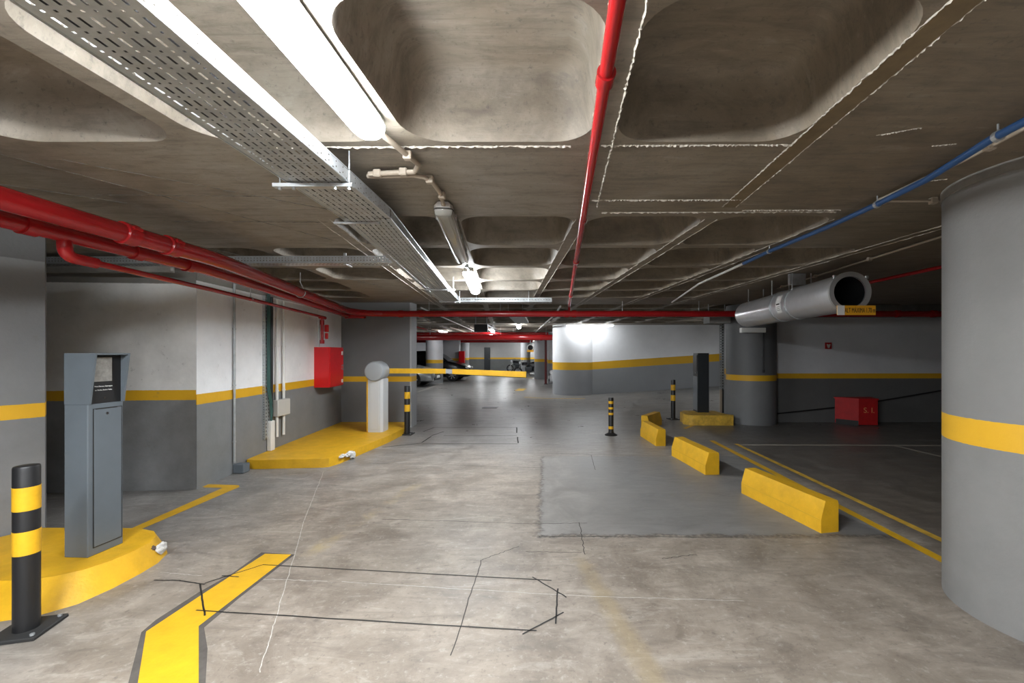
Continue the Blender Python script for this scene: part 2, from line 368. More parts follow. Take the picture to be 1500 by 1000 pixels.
# ------------------------------------------------------------------ ceiling: waffle slab
def rib_x(k, y):
    """x of the k-th long rib (0 carries the red pipe) at depth y: the grid bends where the bays change"""
    if y < 3.0: return .20 + .975 * k + .035 * y
    return .29 + .985 * k - .10 * (y - 3.1)
def rr_pts(n=10, rad=.28, flat=None):
    """unit rounded square, parameterised with its projection on the square (same count)"""
    out = []
    cs = [(1 - rad, 1 - rad, 0), (-1 + rad, 1 - rad, PI / 2), (-1 + rad, -1 + rad, PI), (1 - rad, -1 + rad, 1.5 * PI)]
    for cx, cy, a0 in cs:
        for i in range(n + 1):
            a = a0 + PI / 2 * i / n
            x, y = cx + rad * math.cos(a), cy + rad * math.sin(a); mxx = max(abs(x), abs(y)); out.append((x, y, x / mxx, y / mxx))
    return out
def cell(bm, q, open_=.895, depth=.32, rad=.42):
    """q: 4 corners (x,y) ccw from (-,-): flat rim then a rounded pan"""
    def P(u, v, z):
        a = (1 - u) / 2; b_ = (1 - v) / 2
        x = q[0][0] * a * b_ + q[1][0] * (1 - a) * b_ + q[2][0] * (1 - a) * (1 - b_) + q[3][0] * a * (1 - b_)
        y = q[0][1] * a * b_ + q[1][1] * (1 - a) * b_ + q[2][1] * (1 - a) * (1 - b_) + q[3][1] * a * (1 - b_)
        return bm.verts.new((x, y, z))
    pr = rr_pts(8, rad)
    sq = []
    rings = [[P(sx, sy, H) for x, y, sx, sy in pr]]
    prof = [(1, 0), (.996, .004), (.985, .02), (.968, .06), (.950, .12), (.928, .18), (.895, .225), (.84, .255), (.74, .27)]
    for s, dz in prof: rings.append([P(x * open_ * s, y * open_ * s, H + dz * depth / .27) for x, y, _, _ in pr])
    n = len(pr)
    for A, B in zip(rings, rings[1:]):
        for k in range(n):
            f = bm.faces.new((A[k], B[k], B[(k + 1) % n], A[(k + 1) % n])); f.smooth = True
    cvert = P(0, 0, H + depth * 1.02)
    for k in range(n):
        f = bm.faces.new((rings[-1][k], cvert, rings[-1][(k + 1) % n])); f.smooth = True
def flatq(bm, q): bm.faces.new([bm.verts.new((x, y, H)) for x, y in q])
bm = NB()
near_rows = [(-4.9, -3.9), (-3.9, -2.9), (-1.75, -.75), (-.75, .2), (.2, 1.16), (1.16, 2.11)]
mid = (2.11, 3.13)
far_rows = [(3.13 + .955 * i, 3.13 + .955 * (i + 1)) for i in range(36)]
KMIN, KMAX = -11, 11
def quad(k, y0, y1): return [(rib_x(k, y0), y0), (rib_x(k + 1, y0), y0), (rib_x(k + 1, y1), y1), (rib_x(k, y1), y1)]
def clampq(q): return [(min(max(x, -10.2), 11.2), y) for x, y in q]
for y0, y1 in near_rows:
    for k in range(KMIN, KMAX):
        if k <= 0 and k not in (-5, -6): cell(bm, quad(k, y0, y1))
        else: flatq(bm, quad(k, y0, y1))
for k in range(KMIN, KMAX):
    flatq(bm, quad(k, -2.9, -1.75))
    flatq(bm, [(rib_x(k, 2.11), 2.11), (rib_x(k + 1, 2.11), 2.11), (rib_x(k + 1, 3.13), 3.13), (rib_x(k, 3.13), 3.13)])
for j, (y0, y1) in enumerate(far_rows):
    for k in range(KMIN, KMAX + 2):
        solid = (k >= 2 and j == 0) or (k <= -3 and j == 0) or (k == -3 and j in (3, 4)) or (k >= 3 and j < 6) or (k <= -5 and j < 6) or (j in (5, 12, 20, 28))
        (flatq if solid else cell)(bm, quad(k, y0, y1))
# outer closing strips
ceiling = mk('ceiling', bm, M_ceil, None, None, kind='structure', fixn=False)
ceiling.data.set_sharp_from_angle(angle=math.radians(42))
def fin(bm, a, b_, wd=.006, h=.008, n=40):
    a, b_ = Vector(a), Vector(b_); prev = None
    for i in range(n + 1):
        p = a.lerp(b_, i / n); p += Vector((random.uniform(-1, 1), random.uniform(-1, 1), 0)) * .0035
        hh = h * random.uniform(.2, 1.5); ww = wd * random.uniform(.3, 1.2)
        d = (b_ - a).normalized(); nr = Vector((-d.y, d.x, 0)) * ww
        r = [bm.verts.new(p + nr), bm.verts.new(p + Vector((0, 0, -hh))), bm.verts.new(p - nr)]
        if prev:
            bm.faces.new((prev[0], prev[1], r[1], r[0])); bm.faces.new((prev[1], prev[2], r[2], r[1]))
        prev = r
bm = NB()
def cpt(k, y, dx=0): return (rib_x(k, y) + dx, y, H + .0005)
for k, dx in ((0, -.055), (0, .05), (1, -.05), (1, .045)):
    fin(bm, cpt(k, .2, dx), cpt(k, 2.98, dx), .0035 if k else .006, .006 if k else .010, 260)
for y, x0, x1 in ((2.115, -1.5, .12), (2.112, .27, 1.2), (2.86, .3, 1.3), (3.11, .4, 2.1), (3.07, 1.4, 2.1)):
    fin(bm, (x0, y - .03 * (x0 + 1.5) * .3, H), (x1, y - .03 * (x1 + 1.5) * .3, H), .004, .008, 120)
for k in range(-2, 4):
    for dx in (-.05, .045): fin(bm, cpt(k, 3.25, dx), cpt(k, 9.0, dx), .003, .006, 120)
for a, b_ in (((1.55, 2.0), (1.7, 1.93)), ((2.2, 2.55), (2.35, 2.5)), ((1.9, 2.1), (2.0, 2.08))):
    fin(bm, (*a, H), (*b_, H), .0025, .004, 60)
mk('cement_seam', bm, M_seam, ceiling, kind='stuff')
bm = NB()
for a, b_ in (((-2.55, 2.25), (-1.45, 3.1)), ((-2.9, 2.0), (-1.9, 3.9)), ((-2.9, 2.75), (-1.6, 2.78)), ((-2.9, 3.3), (-1.7, 3.32)), ((-4.2, 1.9), (-2.85, 2.9)), ((-3.6, 3.2), (-2.5, 6.5))):
    fin(bm, (*a, H), (*b_, H), .003, .003, 60)
mk('formwork_joint', bm, mat('dark_joint', (.07, .06, .05), .8), ceiling, kind='stuff')
# thin brown shutter board band in the groove right of the lane
bm = NB(); ya, yb = .1, 2.98
add_prism(bm, [cpt(1, ya, -.045)[:2], cpt(1, ya, .04)[:2], cpt(1, yb, .04)[:2], cpt(1, yb, -.045)[:2]], H - .003, H + .002)
mk('shutter_board_mark', bm, mat('brown_board_print', (.17, .125, .07), .7, var=.2, vscale=10), ceiling)
# drop down beam along the left wall and over the dark wall on the right
# ------------------------------------------------------------------ walls
P_left = paint('left_wall_paint', WHITE, GREY, .93, 1.045, raw=2.30, stain=.13)
P_block = paint('block_wall_paint', (.82, .82, .81), (.20, .203, .205), .985, 1.095, raw=2.26, stain=.22)
P_greyw = paint('grey_wall_paint', (.155, .16, .165), (.155, .16, .165), .925, 1.03, stain=.08)
P_col = paint('column_paint', (.205, .202, .196), (.205, .202, .196), .975, 1.125, stain=.10)
P_pier = paint('pier_paint', (.19, .193, .197), (.18, .183, .187), 1.0, 1.11, raw=2.215, rawc=(.085, .085, .085), stain=.14)
P_ramp = paint('ramp_wall_paint', WHITE, (.27, .28, .29), .90, 1.17, slope=(.066, 1.6), stain=.05)
P_dark = paint('right_wall_paint', (.62, .63, .65), (.12, .12, .118), .95, 1.06, stain=.08, rough=.6)
P_dcol = paint('dark_column_paint', (.13, .135, .14), (.17, .175, .18), .92, 1.04, stain=.08)
P_far = paint('far_paint', (.55, .55, .57), (.22, .225, .23), 1.0, 1.17, stain=.08)
def wall(name, poly, m, z0=-.01, z1=H + .02, smooth=None):
    bm = NB(); add_prism(bm, poly, z0, z1); return struct(name, bm, m, smooth)
WL = lambda y: -3.85 - .0718 * (y - 4.7)        # face of the long left wall
wall('wall_left', [(-3.85, 4.70), (WL(8.6), 8.6), (-6.0, 8.6), (-6.0, 4.80), (-5.28, 4.78), (-4.2, 4.725)], P_left)
# the face of the block that looks at the camera is dirtier
bm = NB(); add_prism(bm, [(-3.851, 4.693), (-3.90, 4.702), (-7.5, 4.50), (-7.5, 4.40)], -.01, H + .01); struct('wall_left_end', bm, P_block)
wall('wall_rear_left', [(-5.0, 8.6), (-2.74, 8.6), (-2.74, 8.94), (-5.0, 8.94)], P_greyw)
bm = NB(); add_box(bm, (-2.73, 8.77, 1.26), (.03, .35, 2.53)); struct('trim_wall_end', bm, paint('end_strip_paint', (.40, .41, .43), (.36, .37, .385), .925, 1.03, stain=.06))
wall('wall_outer_left', [(-10.2, -5.2), (-10, -5.2), (-10, 38), (-10.2, 38)], P_far)
wall('wall_outer_right', [(11, -5.2), (11.2, -5.2), (11.2, 38), (11, 38)], P_far)
wall('wall_behind', [(-10.2, -5.2), (11.2, -5.2), (11.2, -5), (-10.2, -5)], P_far)
wall('wall_far', [(-10.2, 37), (11.2, 37), (11.2, 37.2), (-10.2, 37.2)], paint('far_wall_paint', (.42, .41, .40), (.13, .135, .13), .98, 1.12, stain=.1))
wall('wall_ramp', [(1.43, 15.42), (9.4, 15.42), (9.4, 15.8), (1.43, 15.8)], P_ramp)
wall('wall_right', [(4.7, 9.25), (11, 9.33), (11, 9.75), (4.7, 9.75)], P_dark)
wall('wall_right_return', [(4.38, 10.4), (4.80, 10.4), (4.80, 10.75), (4.46, 10.75)], paint('return_paint', (.45, .455, .47), (.2, .205, .21), .98, 1.12))
bm = NB(); add_box(bm, (7.9, 9.21, 2.40), (6.3, .22, .26)); struct('trim_beam_right', bm, M_raw)
bm = NB(); add_box(bm, (-5.6, 4.395, 2.36), (3.5, .05, .06)); struct('trim_ledge_left', bm, M_raw)
# columns
def column(name, c, r, m, z1=H + .01, n=48):
    bm = NB(); lathe(bm, [(r, -.01), (r, z1)], c, n); return struct(name, bm, m, 40)
column('column_right', (2.935, 2.425), .505, P_col)
bm = NB(); lathe(bm, [(.512, 2.462), (.512, 2.525)], (2.935, 2.425), 48); struct('trim_column_collar', bm, M_raw, 40)
bm = NB()
poly = [(-3.94, 3.355), (-4.05, 3.14), (-4.25, 3.0), (-4.6, 2.95), (-5.3, 2.95), (-5.9, 3.1), (-6.0, 3.4), (-5.5, 3.75), (-4.6, 3.72), (-4.1, 3.50)]
add_prism(bm, poly, -.01, H + .01); struct('column_left_pier', bm, P_pier, 20)
column('column_white_rounded', (1.02, 15.85), .78, paint('white_column_paint', WHITE, (.30, .31, .325), .90, 1.17, stain=.05))
column('column_dark_round', (4.46, 9.30), .50, P_dcol)
column('column_aisle_left', (-5.6, 21.4), .42, P_far)
column('column_aisle_right', (-.30, 24.7), .38, P_far)
column('column_parking_right', (.45, 21), .38, P_far)
column('column_far_right', (-1.55, 32), .36, P_far)
column('column_far_left', (-6.0, 31), .4, P_far)
wall('wall_parking_divider', [(-7.6, 27), (-5.5, 27), (-5.5, 27.4), (-7.6, 27.4)], P_far)
bm = NB(); add_box(bm, (-5.1, 36.95, 1.0), (.52, .08, 2.0), bevel=.01); o = struct('door_far', bm, M_mdark)
bm = NB(); add_cyl(bm, (-4.92, 36.88, 1.0), (-4.92, 36.82, 1.0), .03); mk('door_handle', bm, M_chrome, o)
# ------------------------------------------------------------------ concrete islands
def island(name, poly, top, h, label, m=M_yel, bev=.025):
    c = sum((Vector((*p, 0)) for p in poly), Vector()) / len(poly)
    t = thing(name, label, 'kerb island', (c.x, c.y, 0))
    bm = NB(); add_prism(bm, poly, 0, h, top)
    bevel_all(bm, bev, 3, 20); mk('island_body', bm, m, t, 40); return t
def arc(cx, cy, r, a0, a1, n):
    return [(cx + r * math.cos(math.radians(a0 + (a1 - a0) * i / n)), cy + r * math.sin(math.radians(a0 + (a1 - a0) * i / n))) for i in range(n + 1)]
bot = [(-4.1, 2.36), (-3.35, 2.36), (-3.05, 2.385), (-2.90, 2.44), (-2.80, 2.55), (-2.765, 2.72), (-2.76, 2.90), (-2.775, 3.05), (-2.84, 3.20), (-2.95, 3.31), (-3.12, 3.37), (-3.4, 3.38), (-3.90, 3.38), (-4.04, 3.10), (-4.1, 3.04)]
top = [(-4.1, 2.50), (-3.35, 2.52), (-3.10, 2.54), (-2.98, 2.58), (-2.88, 2.66), (-2.83, 2.78), (-2.815, 2.92), (-2.825, 3.04), (-2.88, 3.15), (-2.98, 3.24), (-3.14, 3.29), (-3.4, 3.30), (-3.92, 3.30), (-4.04, 3.08), (-4.1, 3.02)]
isl = island('kerb_island', bot, top, .15, 'large yellow painted concrete island under the grey ticket machine at left')
def blob(bm, c, s, n=2, seed=0):
    r = bmesh.ops.create_icosphere(bm, subdivisions=n, radius=1)
    for v in r['verts']:
        d = 1 + .35 * noise.noise(v.co * 2.1 + Vector((seed, 0, 0)))
        v.co = Vector((c[0] + v.co.x * s[0] * d, c[1] + v.co.y * s[1] * d, c[2] + v.co.z * s[2] * d))
bm = NB(); blob(bm, (-2.808, 3.115, .080), (.016, .045, .038), 3, 2); mk('chipped_concrete', bm, M_chip, isl, label='bare white chipped corner')
bm = NB(); blob(bm, (-2.822, 3.055, .10), (.016, .03, .018), 3, 5); mk('broken_pocket', bm, mat('dark_pocket', (.10, .07, .05), .9), isl, label='dark hole beside the chipped corner')
bot = [(-3.90, 5.56), (-3.78, 5.52), (-2.93, 5.59), (-2.86, 5.62), (-2.80, 5.80), (-2.73, 6.4), (-2.64, 7.2), (-2.62, 7.85), (-2.72, 8.15), (-2.75, 8.59), (WL(8.59) + .004, 8.59), (WL(6) + .004, 6.0), (WL(5.7) + .004, 5.7)]
top = [(p[0] * .999, p[1]) for p in bot]
isl2 = island('kerb_island', bot, None, .115, 'yellow painted concrete island under the barrier along the left wall', bev=.012)
bm = NB(); blob(bm, (-2.772, 6.00, .082), (.045, .12, .036), 3, 9); blob(bm, (-2.80, 5.84, .09), (.035, .07, .026), 3, 4); blob(bm, (-2.745, 6.06, .05), (.03, .06, .05), 3, 6); mk('chipped_concrete', bm, M_chip, isl2, label='bare white chipped edge')
isl3 = island('kerb_island', [(2.95, 9.1)] + arc(3.12, 9.06, .22, 180, 262, 5) + [(3.88, 8.84), (3.91, 8.90), (3.79, 9.1), (3.77, 9.55), (3.1, 9.6), (2.95, 9.4)], None, .21,
              'small worn yellow island with rounded end by the dark column', M_yelw, .05)
# ------------------------------------------------------------------ ticket machine by the near island
def machine(z0, ztop, wd, dp, m, lbl, loc, rz, small=False):
    t = thing('ticket_machine', lbl, 'ticket machine')
    hz = ztop - .34
    b_ = NB(); add_box(b_, (-wd / 2, dp / 2, (z0 + hz) / 2), (wd, dp, hz - z0), bevel=.004); body = mk('cabinet', b_, m, t)
    if small: return t, body, hz
    b_ = NB(); add_box(b_, (.002, dp / 2 + .01, (z0 + hz) / 2 + .01), (.006, dp - .05, hz - z0 - .09), bevel=.002); door = mk('door', b_, m, t)
    b_ = NB(); add_box(b_, (.0015, dp / 2 + .01, (z0 + hz) / 2 + .01), (.004, dp - .042, hz - z0 - .082)); mk('door_gap', b_, M_joint, t)
    b_ = NB(); add_cyl(b_, (.004, dp / 2, hz - .07), (.010, dp / 2, hz - .07), .009, 14); mk('lock', b_, M_chrome, door)
    b_ = NB(); add_box(b_, (.0058, dp / 2, hz - .035), (.002, dp * .6, .006)); mk('ticket_slot', b_, M_joint, door)
    for y in (.006, dp - .006):
        b_ = NB(); pr = [(-wd, hz), (.012, hz), (.055, ztop), (-wd, ztop)]
        A = [b_.verts.new((x, y - .006, z)) for x, z in pr]; B = [b_.verts.new((x, y + .006, z)) for x, z in pr]
        b_.faces.new(A); b_.faces.new(B[::-1])
        for i in range(4): b_.faces.new((A[i], A[(i + 1) % 4], B[(i + 1) % 4], B[i]))
        mk('hood_side', b_, m, t)
    b_ = NB(); add_box(b_, (-wd / 2 + .025, dp / 2, ztop - .006), (wd + .05, dp - .024, .011)); mk('hood_top', b_, m, t)
    b_ = NB(); add_box(b_, (-wd + .006, dp / 2, hz + .17), (.012, dp - .024, .328)); mk('back_panel', b_, m, t)
    b_ = NB(); add_prism(b_, [(-.10, .012), (-.005, .012), (-.005, dp - .012), (-.10, dp - .012)], hz, ztop - .013)
    face = mk('display_fascia', b_, M_black, t, label='black glossy fascia with white lettering')
    b_ = NB(); add_box(b_, (-.0035, .095, ztop - .11), (.005, .115, .165), bevel=.001); scr = mk('display_panel', b_, M_screen, face, label='grey display plate')
    text('lettering', 'Para Entrar, Carregue', .0125, M_whitep, face, (-.0035, .10, hz + .115), (PI / 2, 0, PI / 2))
    text('lettering', 'no Botão, Retire Talão', .0115, M_whitep, face, (-.0035, .10, hz + .090), (PI / 2, 0, PI / 2))
    b_ = NB(); add_cyl(b_, (-.006, .105, hz + .035), (0.0, .105, hz + .035), .007, 12); mk('coin_button', b_, M_chrome, face)
    t.location = loc; t.rotation_euler = (0, 0, rz); return t
machine(.15, 1.5, .165, .225, M_mgrey, 'tall grey steel ticket machine with black display hood on the left island', (-3.02, 2.81, 0), math.radians(-3))
t = thing('ticket_machine', 'slim charcoal ticket machine on the small worn island near the dark column', 'ticket machine', (3.40, 9.35, .21))
b_ = NB(); add_box(b_, (3.42, 9.42, .855), (.25, .28, 1.29), bevel=.006); mk('cabinet', b_, M_mdark, t)
b_ = NB(); add_box(b_, (3.292, 9.42, .62), (.012, .24, .74), bevel=.003); mk('door', b_, mat('steel_door', (.25, .27, .29), .35, .4), t)
b_ = NB(); add_box(b_, (3.290, 9.42, 1.28), (.015, .24, .36), bevel=.003); mk('display_fascia', b_, M_black, t)
b_ = NB(); add_cyl(b_, (3.28, 9.38, 1.07), (3.295, 9.38, 1.07), .022, 12); mk('push_button', b_, M_chrome, t)
# ------------------------------------------------------------------ bollards
def bollard():
    t = thing('bollard', '', 'bollard')
    b_ = NB(); lathe(b_, [(.040, .02), (.051, .02), (.051, .886), (.048, .894), (.040, .896)], n=28); mk('post', b_, M_black, t, 40)
    for a, c in ((.66, .785), (.425, .55)):
        b_ = NB(); lathe(b_, [(.0515, a), (.0525, a), (.0525, c), (.0515, c)], n=28); mk('yellow_band', b_, M_yel, t, 40)
    b_ = NB(); add_box(b_, (0, 0, .010), (.22, .22, .020), bevel=.004); mk('base_plate', b_, M_blackm, t)
    for sx in (-1, 1):
        for sy in (-1, 1):
            b_ = NB(); add_cyl(b_, (sx * .085, sy * .085, .018), (sx * .085, sy * .085, .030), .010, 6); mk('bolt', b_, M_galv_dark, t)
    return t
b1 = bollard(); b1.location = (-2.80, 2.30, 0); b1.rotation_euler = (0, 0, .25)
b1['label'] = 'black bollard with two yellow bands on a plate beside the near left island'; b1['group'] = 'steel bollards'
dup(b1, gp(596.5, 636), 0, 'black bollard with two yellow bands at the far end of the barrier island', 'steel bollards')
dup(b1, gp(986, 614), .2, 'black bollard with two yellow bands standing right of the lane near the dark machine', 'steel bollards')
t = thing('bollard', 'low thin black bollard with four narrow yellow bands in open floor', 'bollard', gp(895, 637))
px, py = gp(895, 637)[:2]
b_ = NB(); lathe(b_, [(.115, .0), (.115, .012), (.08, .03), (.052, .045), (.047, .07), (.047, .675), (.043, .685)], (px, py), 24); mk('post', b_, M_black, t, 40)
for a, c in ((.575, .625), (.475, .515), (.372, .412), (.115, .165)):
    b_ = NB(); lathe(b_, [(.047, a), (.0485, a), (.0485, c), (.047, c)], (px, py), 24); mk('yellow_band', b_, M_yel, t, 40)
# ------------------------------------------------------------------ kerb blocks
def kerb(p_near, p_far, p_right, h, label):
    """lane side bottom edge from p_near to p_far; p_right = other bottom corner of the near end"""
    a, b_ = Vector((*p_near[:2], 0)), Vector((*p_far[:2], 0)); d = (b_ - a).normalized(); nr = Vector((d.y, -d.x, 0))
    L_ = (b_ - a).length; wd = (Vector((*p_right[:2], 0)) - a).length
    t = thing('kerb_block', label, 'kerb block', (a + b_) / 2, 'yellow kerb blocks in a row')
    prof = [(0, 0), (0, h * .42), (wd * .26, h), (wd * .96, h), (wd, h * .9), (wd, 0)]
    bm = NB(); rings = []
    for s in (0, L_): rings.append([a + d * s + nr * x + Vector((0, 0, z)) for x, z in prof])
    loft(bm, rings); bevel_all(bm, .007, 2, 12); mk('block', bm, M_yel, t, 30)
    # lifting slot seam along the foot
    bm = NB(); rings = [[a + d * s + nr * x + Vector((0, 0, z)) for x, z in ((-.0025, h * .40), (-.0025, h * .425), (.004, h * .425), (.004, h * .40))] for s in (.01, L_ - .01)]
    loft(bm, rings); mk('mould_seam', bm, mat('dark_yellow', (.62, .36, .02), .6), t)
    return t
kerb(gp(1202.7, 781), gp(1086, 722), gp(1231, 780), .265, 'nearest and largest yellow concrete kerb block at the right')
kerb(gp(1033.3, 695.5), gp(983.8, 667), gp(1052, 694), .272, 'middle yellow concrete kerb block, behind the nearest one')
kerb(gp(960.7, 653.3), gp(938, 638.4), gp(975, 653), .27, 'small far yellow kerb block overlapping a turned one behind it')
kerb((2.42, 8.92), (2.02, 8.33), (2.28, 9.02), .27, 'turned yellow kerb block, farthest in the row of blocks')
# ------------------------------------------------------------------ barrier gate
t = thing('barrier_gate', 'parking barrier with light grey cabinet, round grey head and lowered yellow boom', 'barrier', (-2.99, 7.6, .115))
b_ = NB(); add_prism(b_, [(-3.115, 7.46), (-2.90, 7.46), (-2.865, 7.50), (-2.865, 7.74), (-3.115, 7.74)], .115, 1.05); bevel_all(b_, .006, 2); mk('cabinet', b_, M_lgrey, t, 40)
b_ = NB(); add_box(b_, (-3.13, 7.60, .59), (.03, .27, .94), bevel=.004); mk('side_cover', b_, M_yel, t, label='yellow side cover')
b_ = NB(); add_box(b_, (-3.0, 7.455, .60), (.16, .006, .86), bevel=.001); mk('door', b_, M_lgrey, t)
b_ = NB()
rg = []
for y, r in ((7.40, .135), (7.405, .155), (7.43, .172), (7.46, .178), (7.68, .178), (7.70, .17)):
    rg.append([(-2.995 + r * math.cos(2 * PI * k / 40), y, 1.18 + r * math.sin(2 * PI * k / 40)) for k in range(40)])
loft(b_, rg); mk('motor_head', b_, M_sgrey, t, 40, label='round silver grey drive head')
b_ = NB()
def bar(b_, x0, x1, z0, z1, h0, h1, y0=7.72, y1=7.77):
    A = [(x0, y0, z0 - h0 / 2), (x0, y1, z0 - h0 / 2), (x0, y1, z0 + h0 / 2), (x0, y0, z0 + h0 / 2)]
    B = [(x1, y0, z1 - h1 / 2), (x1, y1, z1 - h1 / 2), (x1, y1, z1 + h1 / 2), (x1, y0, z1 + h1 / 2)]
    loft(b_, [A, B])
bar(b_, -2.99, -1.82, 1.178, 1.172, .088, .088); arm = mk('boom', b_, M_yel, t)
b_ = NB(); bar(b_, -1.84, -1.69, 1.172, 1.165, .078, .078, 7.725, 7.765); mk('boom_joint', b_, M_sgrey, arm)
b_ = NB(); bar(b_, -1.70, -.36, 1.168, 1.112, .088, .105); mk('boom_tip_section', b_, M_yel, arm)
b_ = NB(); bar(b_, -.362, -.35, 1.112, 1.112, .12, .12, 7.715, 7.775); mk('end_cap', b_, M_joint, arm)
b_ = NB(); bar(b_, -1.70, -.36, 1.122, 1.052, .012, .012, 7.73, 7.76); mk('rubber_edge', b_, M_blackm, arm)
# ------------------------------------------------------------------ sprinkler pipes
def each_flange(name, specs, m, t, w_=.05, n=20):
    for c, d, r in specs:
        b_ = NB(); flange(b_, c, d, r, w_, n); mk(name, b_, m, t, 50)
def each_rod(name, specs, m, t, r=.006, n=6):
    for p, q in specs:
        if abs(q[2] - H) < .001: q = (q[0], q[1], H + .29)      # up into the coffer
        b_ = NB(); add_cyl(b_, p, q, r, n); mk(name, b_, m, t)
def flange(bm, c, d, r, w_=.05, n=20):
    c, d = Vector(c), Vector(d).normalized(); add_cyl(bm, c - d * w_ / 2, c + d * w_ / 2, r, n)
t = thing('fire_main_pipe', 'large bright red fire main pipe running below the ceiling along the left wall', 'pipe', (-2.7, 2.1, 2.27))
pA = [(-2.71, -4.9, 2.27), (-2.71, 3.35, 2.27), (-2.76, 3.75, 2.27), (-3.55, 7.45, 2.27)]
b_ = NB(); add_tube(b_, pA[:2] + [(-2.72, 3.5, 2.27), (-2.74, 3.65, 2.27)] + pA[2:] + [(-3.60, 7.75, 2.27), (-3.58, 8.05, 2.27), (-3.45, 8.25, 2.27), (-3.2, 8.33, 2.27)], .060, 24); mk('pipe_run', b_, M_red, t, 50)
for y in (2.76, 3.08):
    b_ = NB(); loft(b_, [[(-2.71 + r * math.cos(2 * PI * k / 24), y + dy, 2.27 + r * math.sin(2 * PI * k / 24)) for k in range(24)] for dy, r in ((-.05, .062), (-.045, .071), (-.02, .073), (0, .066), (.02, .073), (.045, .071), (.05, .062))])
    cp = mk('grooved_coupling', b_, M_red, t, 50)
    for s in (-1, 1):
        b_ = NB(); add_cyl(b_, (-2.71 + .068 * s, y - .03, 2.30), (-2.71 + .068 * s, y + .03, 2.30), .013, 8); mk('coupling_bolt', b_, M_red, cp)
for y in (1.2, 5.4):
    x = -2.71 if y < 3 else -2.76 - .2135 * (y - 3.75)
    b_ = NB(); add_tube(b_, [(x - .061, y, 2.27)] + [(x - .066 * math.cos(a), y, 2.27 - .066 * math.sin(a)) for a in [PI * i / 12 for i in range(13)]] + [(x + .061, y, 2.27), (x, y, 2.40), (x, y, H)], .004, 6); mk('pipe_hanger', b_, M_galv_dark, t)
t = thing('fire_main_pipe', 'darker red pipe close behind the large fire main at left', 'pipe', (-2.95, 2.3, 2.235))
b_ = NB(); add_tube(b_, [(-2.97, -4.9, 2.235), (-2.98, 3.7, 2.235), (-3.05, 4.1, 2.235), (-3.80, 7.9, 2.235), (-3.86, 8.28, 2.235)], .050, 22); mk('pipe_run', b_, M_red, t, 50)
each_flange('grooved_coupling', [((-2.978, y, 2.235), (0, 1, 0), .060) for y in (2.45, 3.1, 3.55)], M_red, t, .07)
b_ = NB(); add_cyl(b_, (-3.93, 8.36, 2.235), (-3.55, 8.36, 2.235), .058, 20); mk('dead_end', b_, M_red, t, 50)
t = thing('hose_feed_pipe', 'thin red pipe from a swept elbow down to the hose cabinet', 'pipe', (-3.0, 2.66, 2.2))
pts = [(-2.98, 2.64, 2.22)] + bend((-2.98, 2.64, 2.20), (-2.98, 2.64, 2.10), (-3.02, 2.95, 2.10), .075)[1:] + [(-3.22, 4.1, 2.11), (-3.78, 7.22, 2.11)]
b_ = NB(); add_tube(b_, pts, .021, 16); mk('pipe_run', b_, M_red, t, 50)
b_ = NB(); add_tube(b_, [(-2.98, 2.64, 2.21)] + bend((-2.98, 2.64, 2.19), (-2.98, 2.64, 2.10), (-3.01, 2.85, 2.10), .07)[1:], .036, 16); mk('elbow', b_, M_red, t, 50)
b_ = NB(); flange(b_, (-3.80, 7.25, 2.105), (-.15, 1, 0), .030, .22); mk('dead_end', b_, M_red, t, 50)
b_ = NB(); add_cyl(b_, (-3.78, 7.20, 2.11), (-3.78, 7.20, 1.66), .024, 16); add_cyl(b_, (-3.78, 7.20, 2.06), (-3.78, 7.20, 1.98), .034, 16); add_cyl(b_, (-3.78, 7.20, 1.72), (-3.78, 7.20, 1.66), .036, 16); mk('drop_pipe', b_, M_red, t, 50)
for z, a, c in ((1.92, .07, .12), (1.79, .05, .10)):
    b_ = NB(); add_box(b_, (-3.725, 7.24, z), (a, .03, c), bevel=.008); mk('valve_handle', b_, M_reddark, t)
b_ = NB(); add_cyl(b_, (-3.85, 7.22, 1.605), (-3.85, 7.22, 2.15), .012, 8); mk('grey_conduit', b_, M_galv_dark, t)
for y in (4.85,):
    b_ = NB(); add_cyl(b_, (-3.36, y, 2.13), (-3.36, y, H), .004, 6); flange(b_, (-3.36, y, 2.113), (-.18, 1, 0), .026, .03); mk('pipe_hanger', b_, M_galv_dark, t)
t = thing('fire_main_pipe', 'dark red fire main pipe crossing under the ceiling above the barrier', 'pipe', (0, 8.4, 2.27))
b_ = NB(); add_tube(b_, [(-3.30, 8.33, 2.27), (-2.9, 8.36, 2.27), (0, 8.37, 2.27), (10.9, 8.42, 2.27)], .060, 22); mk('pipe_run', b_, M_red, t, 50)
each_flange('grooved_coupling', [((x, 8.37, 2.27), (1, 0, 0), .070) for x in (-2.85, -2.45, .40, .55, 6.9, 7.6)], M_red, t, .08)
each_rod('pipe_hanger', [((x, 8.38, 2.32), (x, 8.38, H)) for x in (-2.3, -.9, 1.5, 3.0, 4.9, 6.2, 8.0)], M_galv_dark, t)
t = thing('sprinkler_pipe', 'narrow bright red sprinkler pipe running straight away along the middle rib', 'pipe', (.2, 1.1, 2.43))
sx = lambda y: .148 + .0362 * y
b_ = NB(); add_tube(b_, [(sx(-4), -4, 2.43), (sx(8.25), 8.25, 2.43), (sx(8.37), 8.37, 2.40), (sx(8.37), 8.37, 2.3)], .0235, 18); mk('pipe_run', b_, M_red, t, 50)
each_flange('pipe_coupling', [((sx(y), y, 2.43), (0, 1, 0), r) for y, r in ((1.44, .032), (3.0, .026), (4.35, .031), (6.9, .034))], M_red, t, .06)
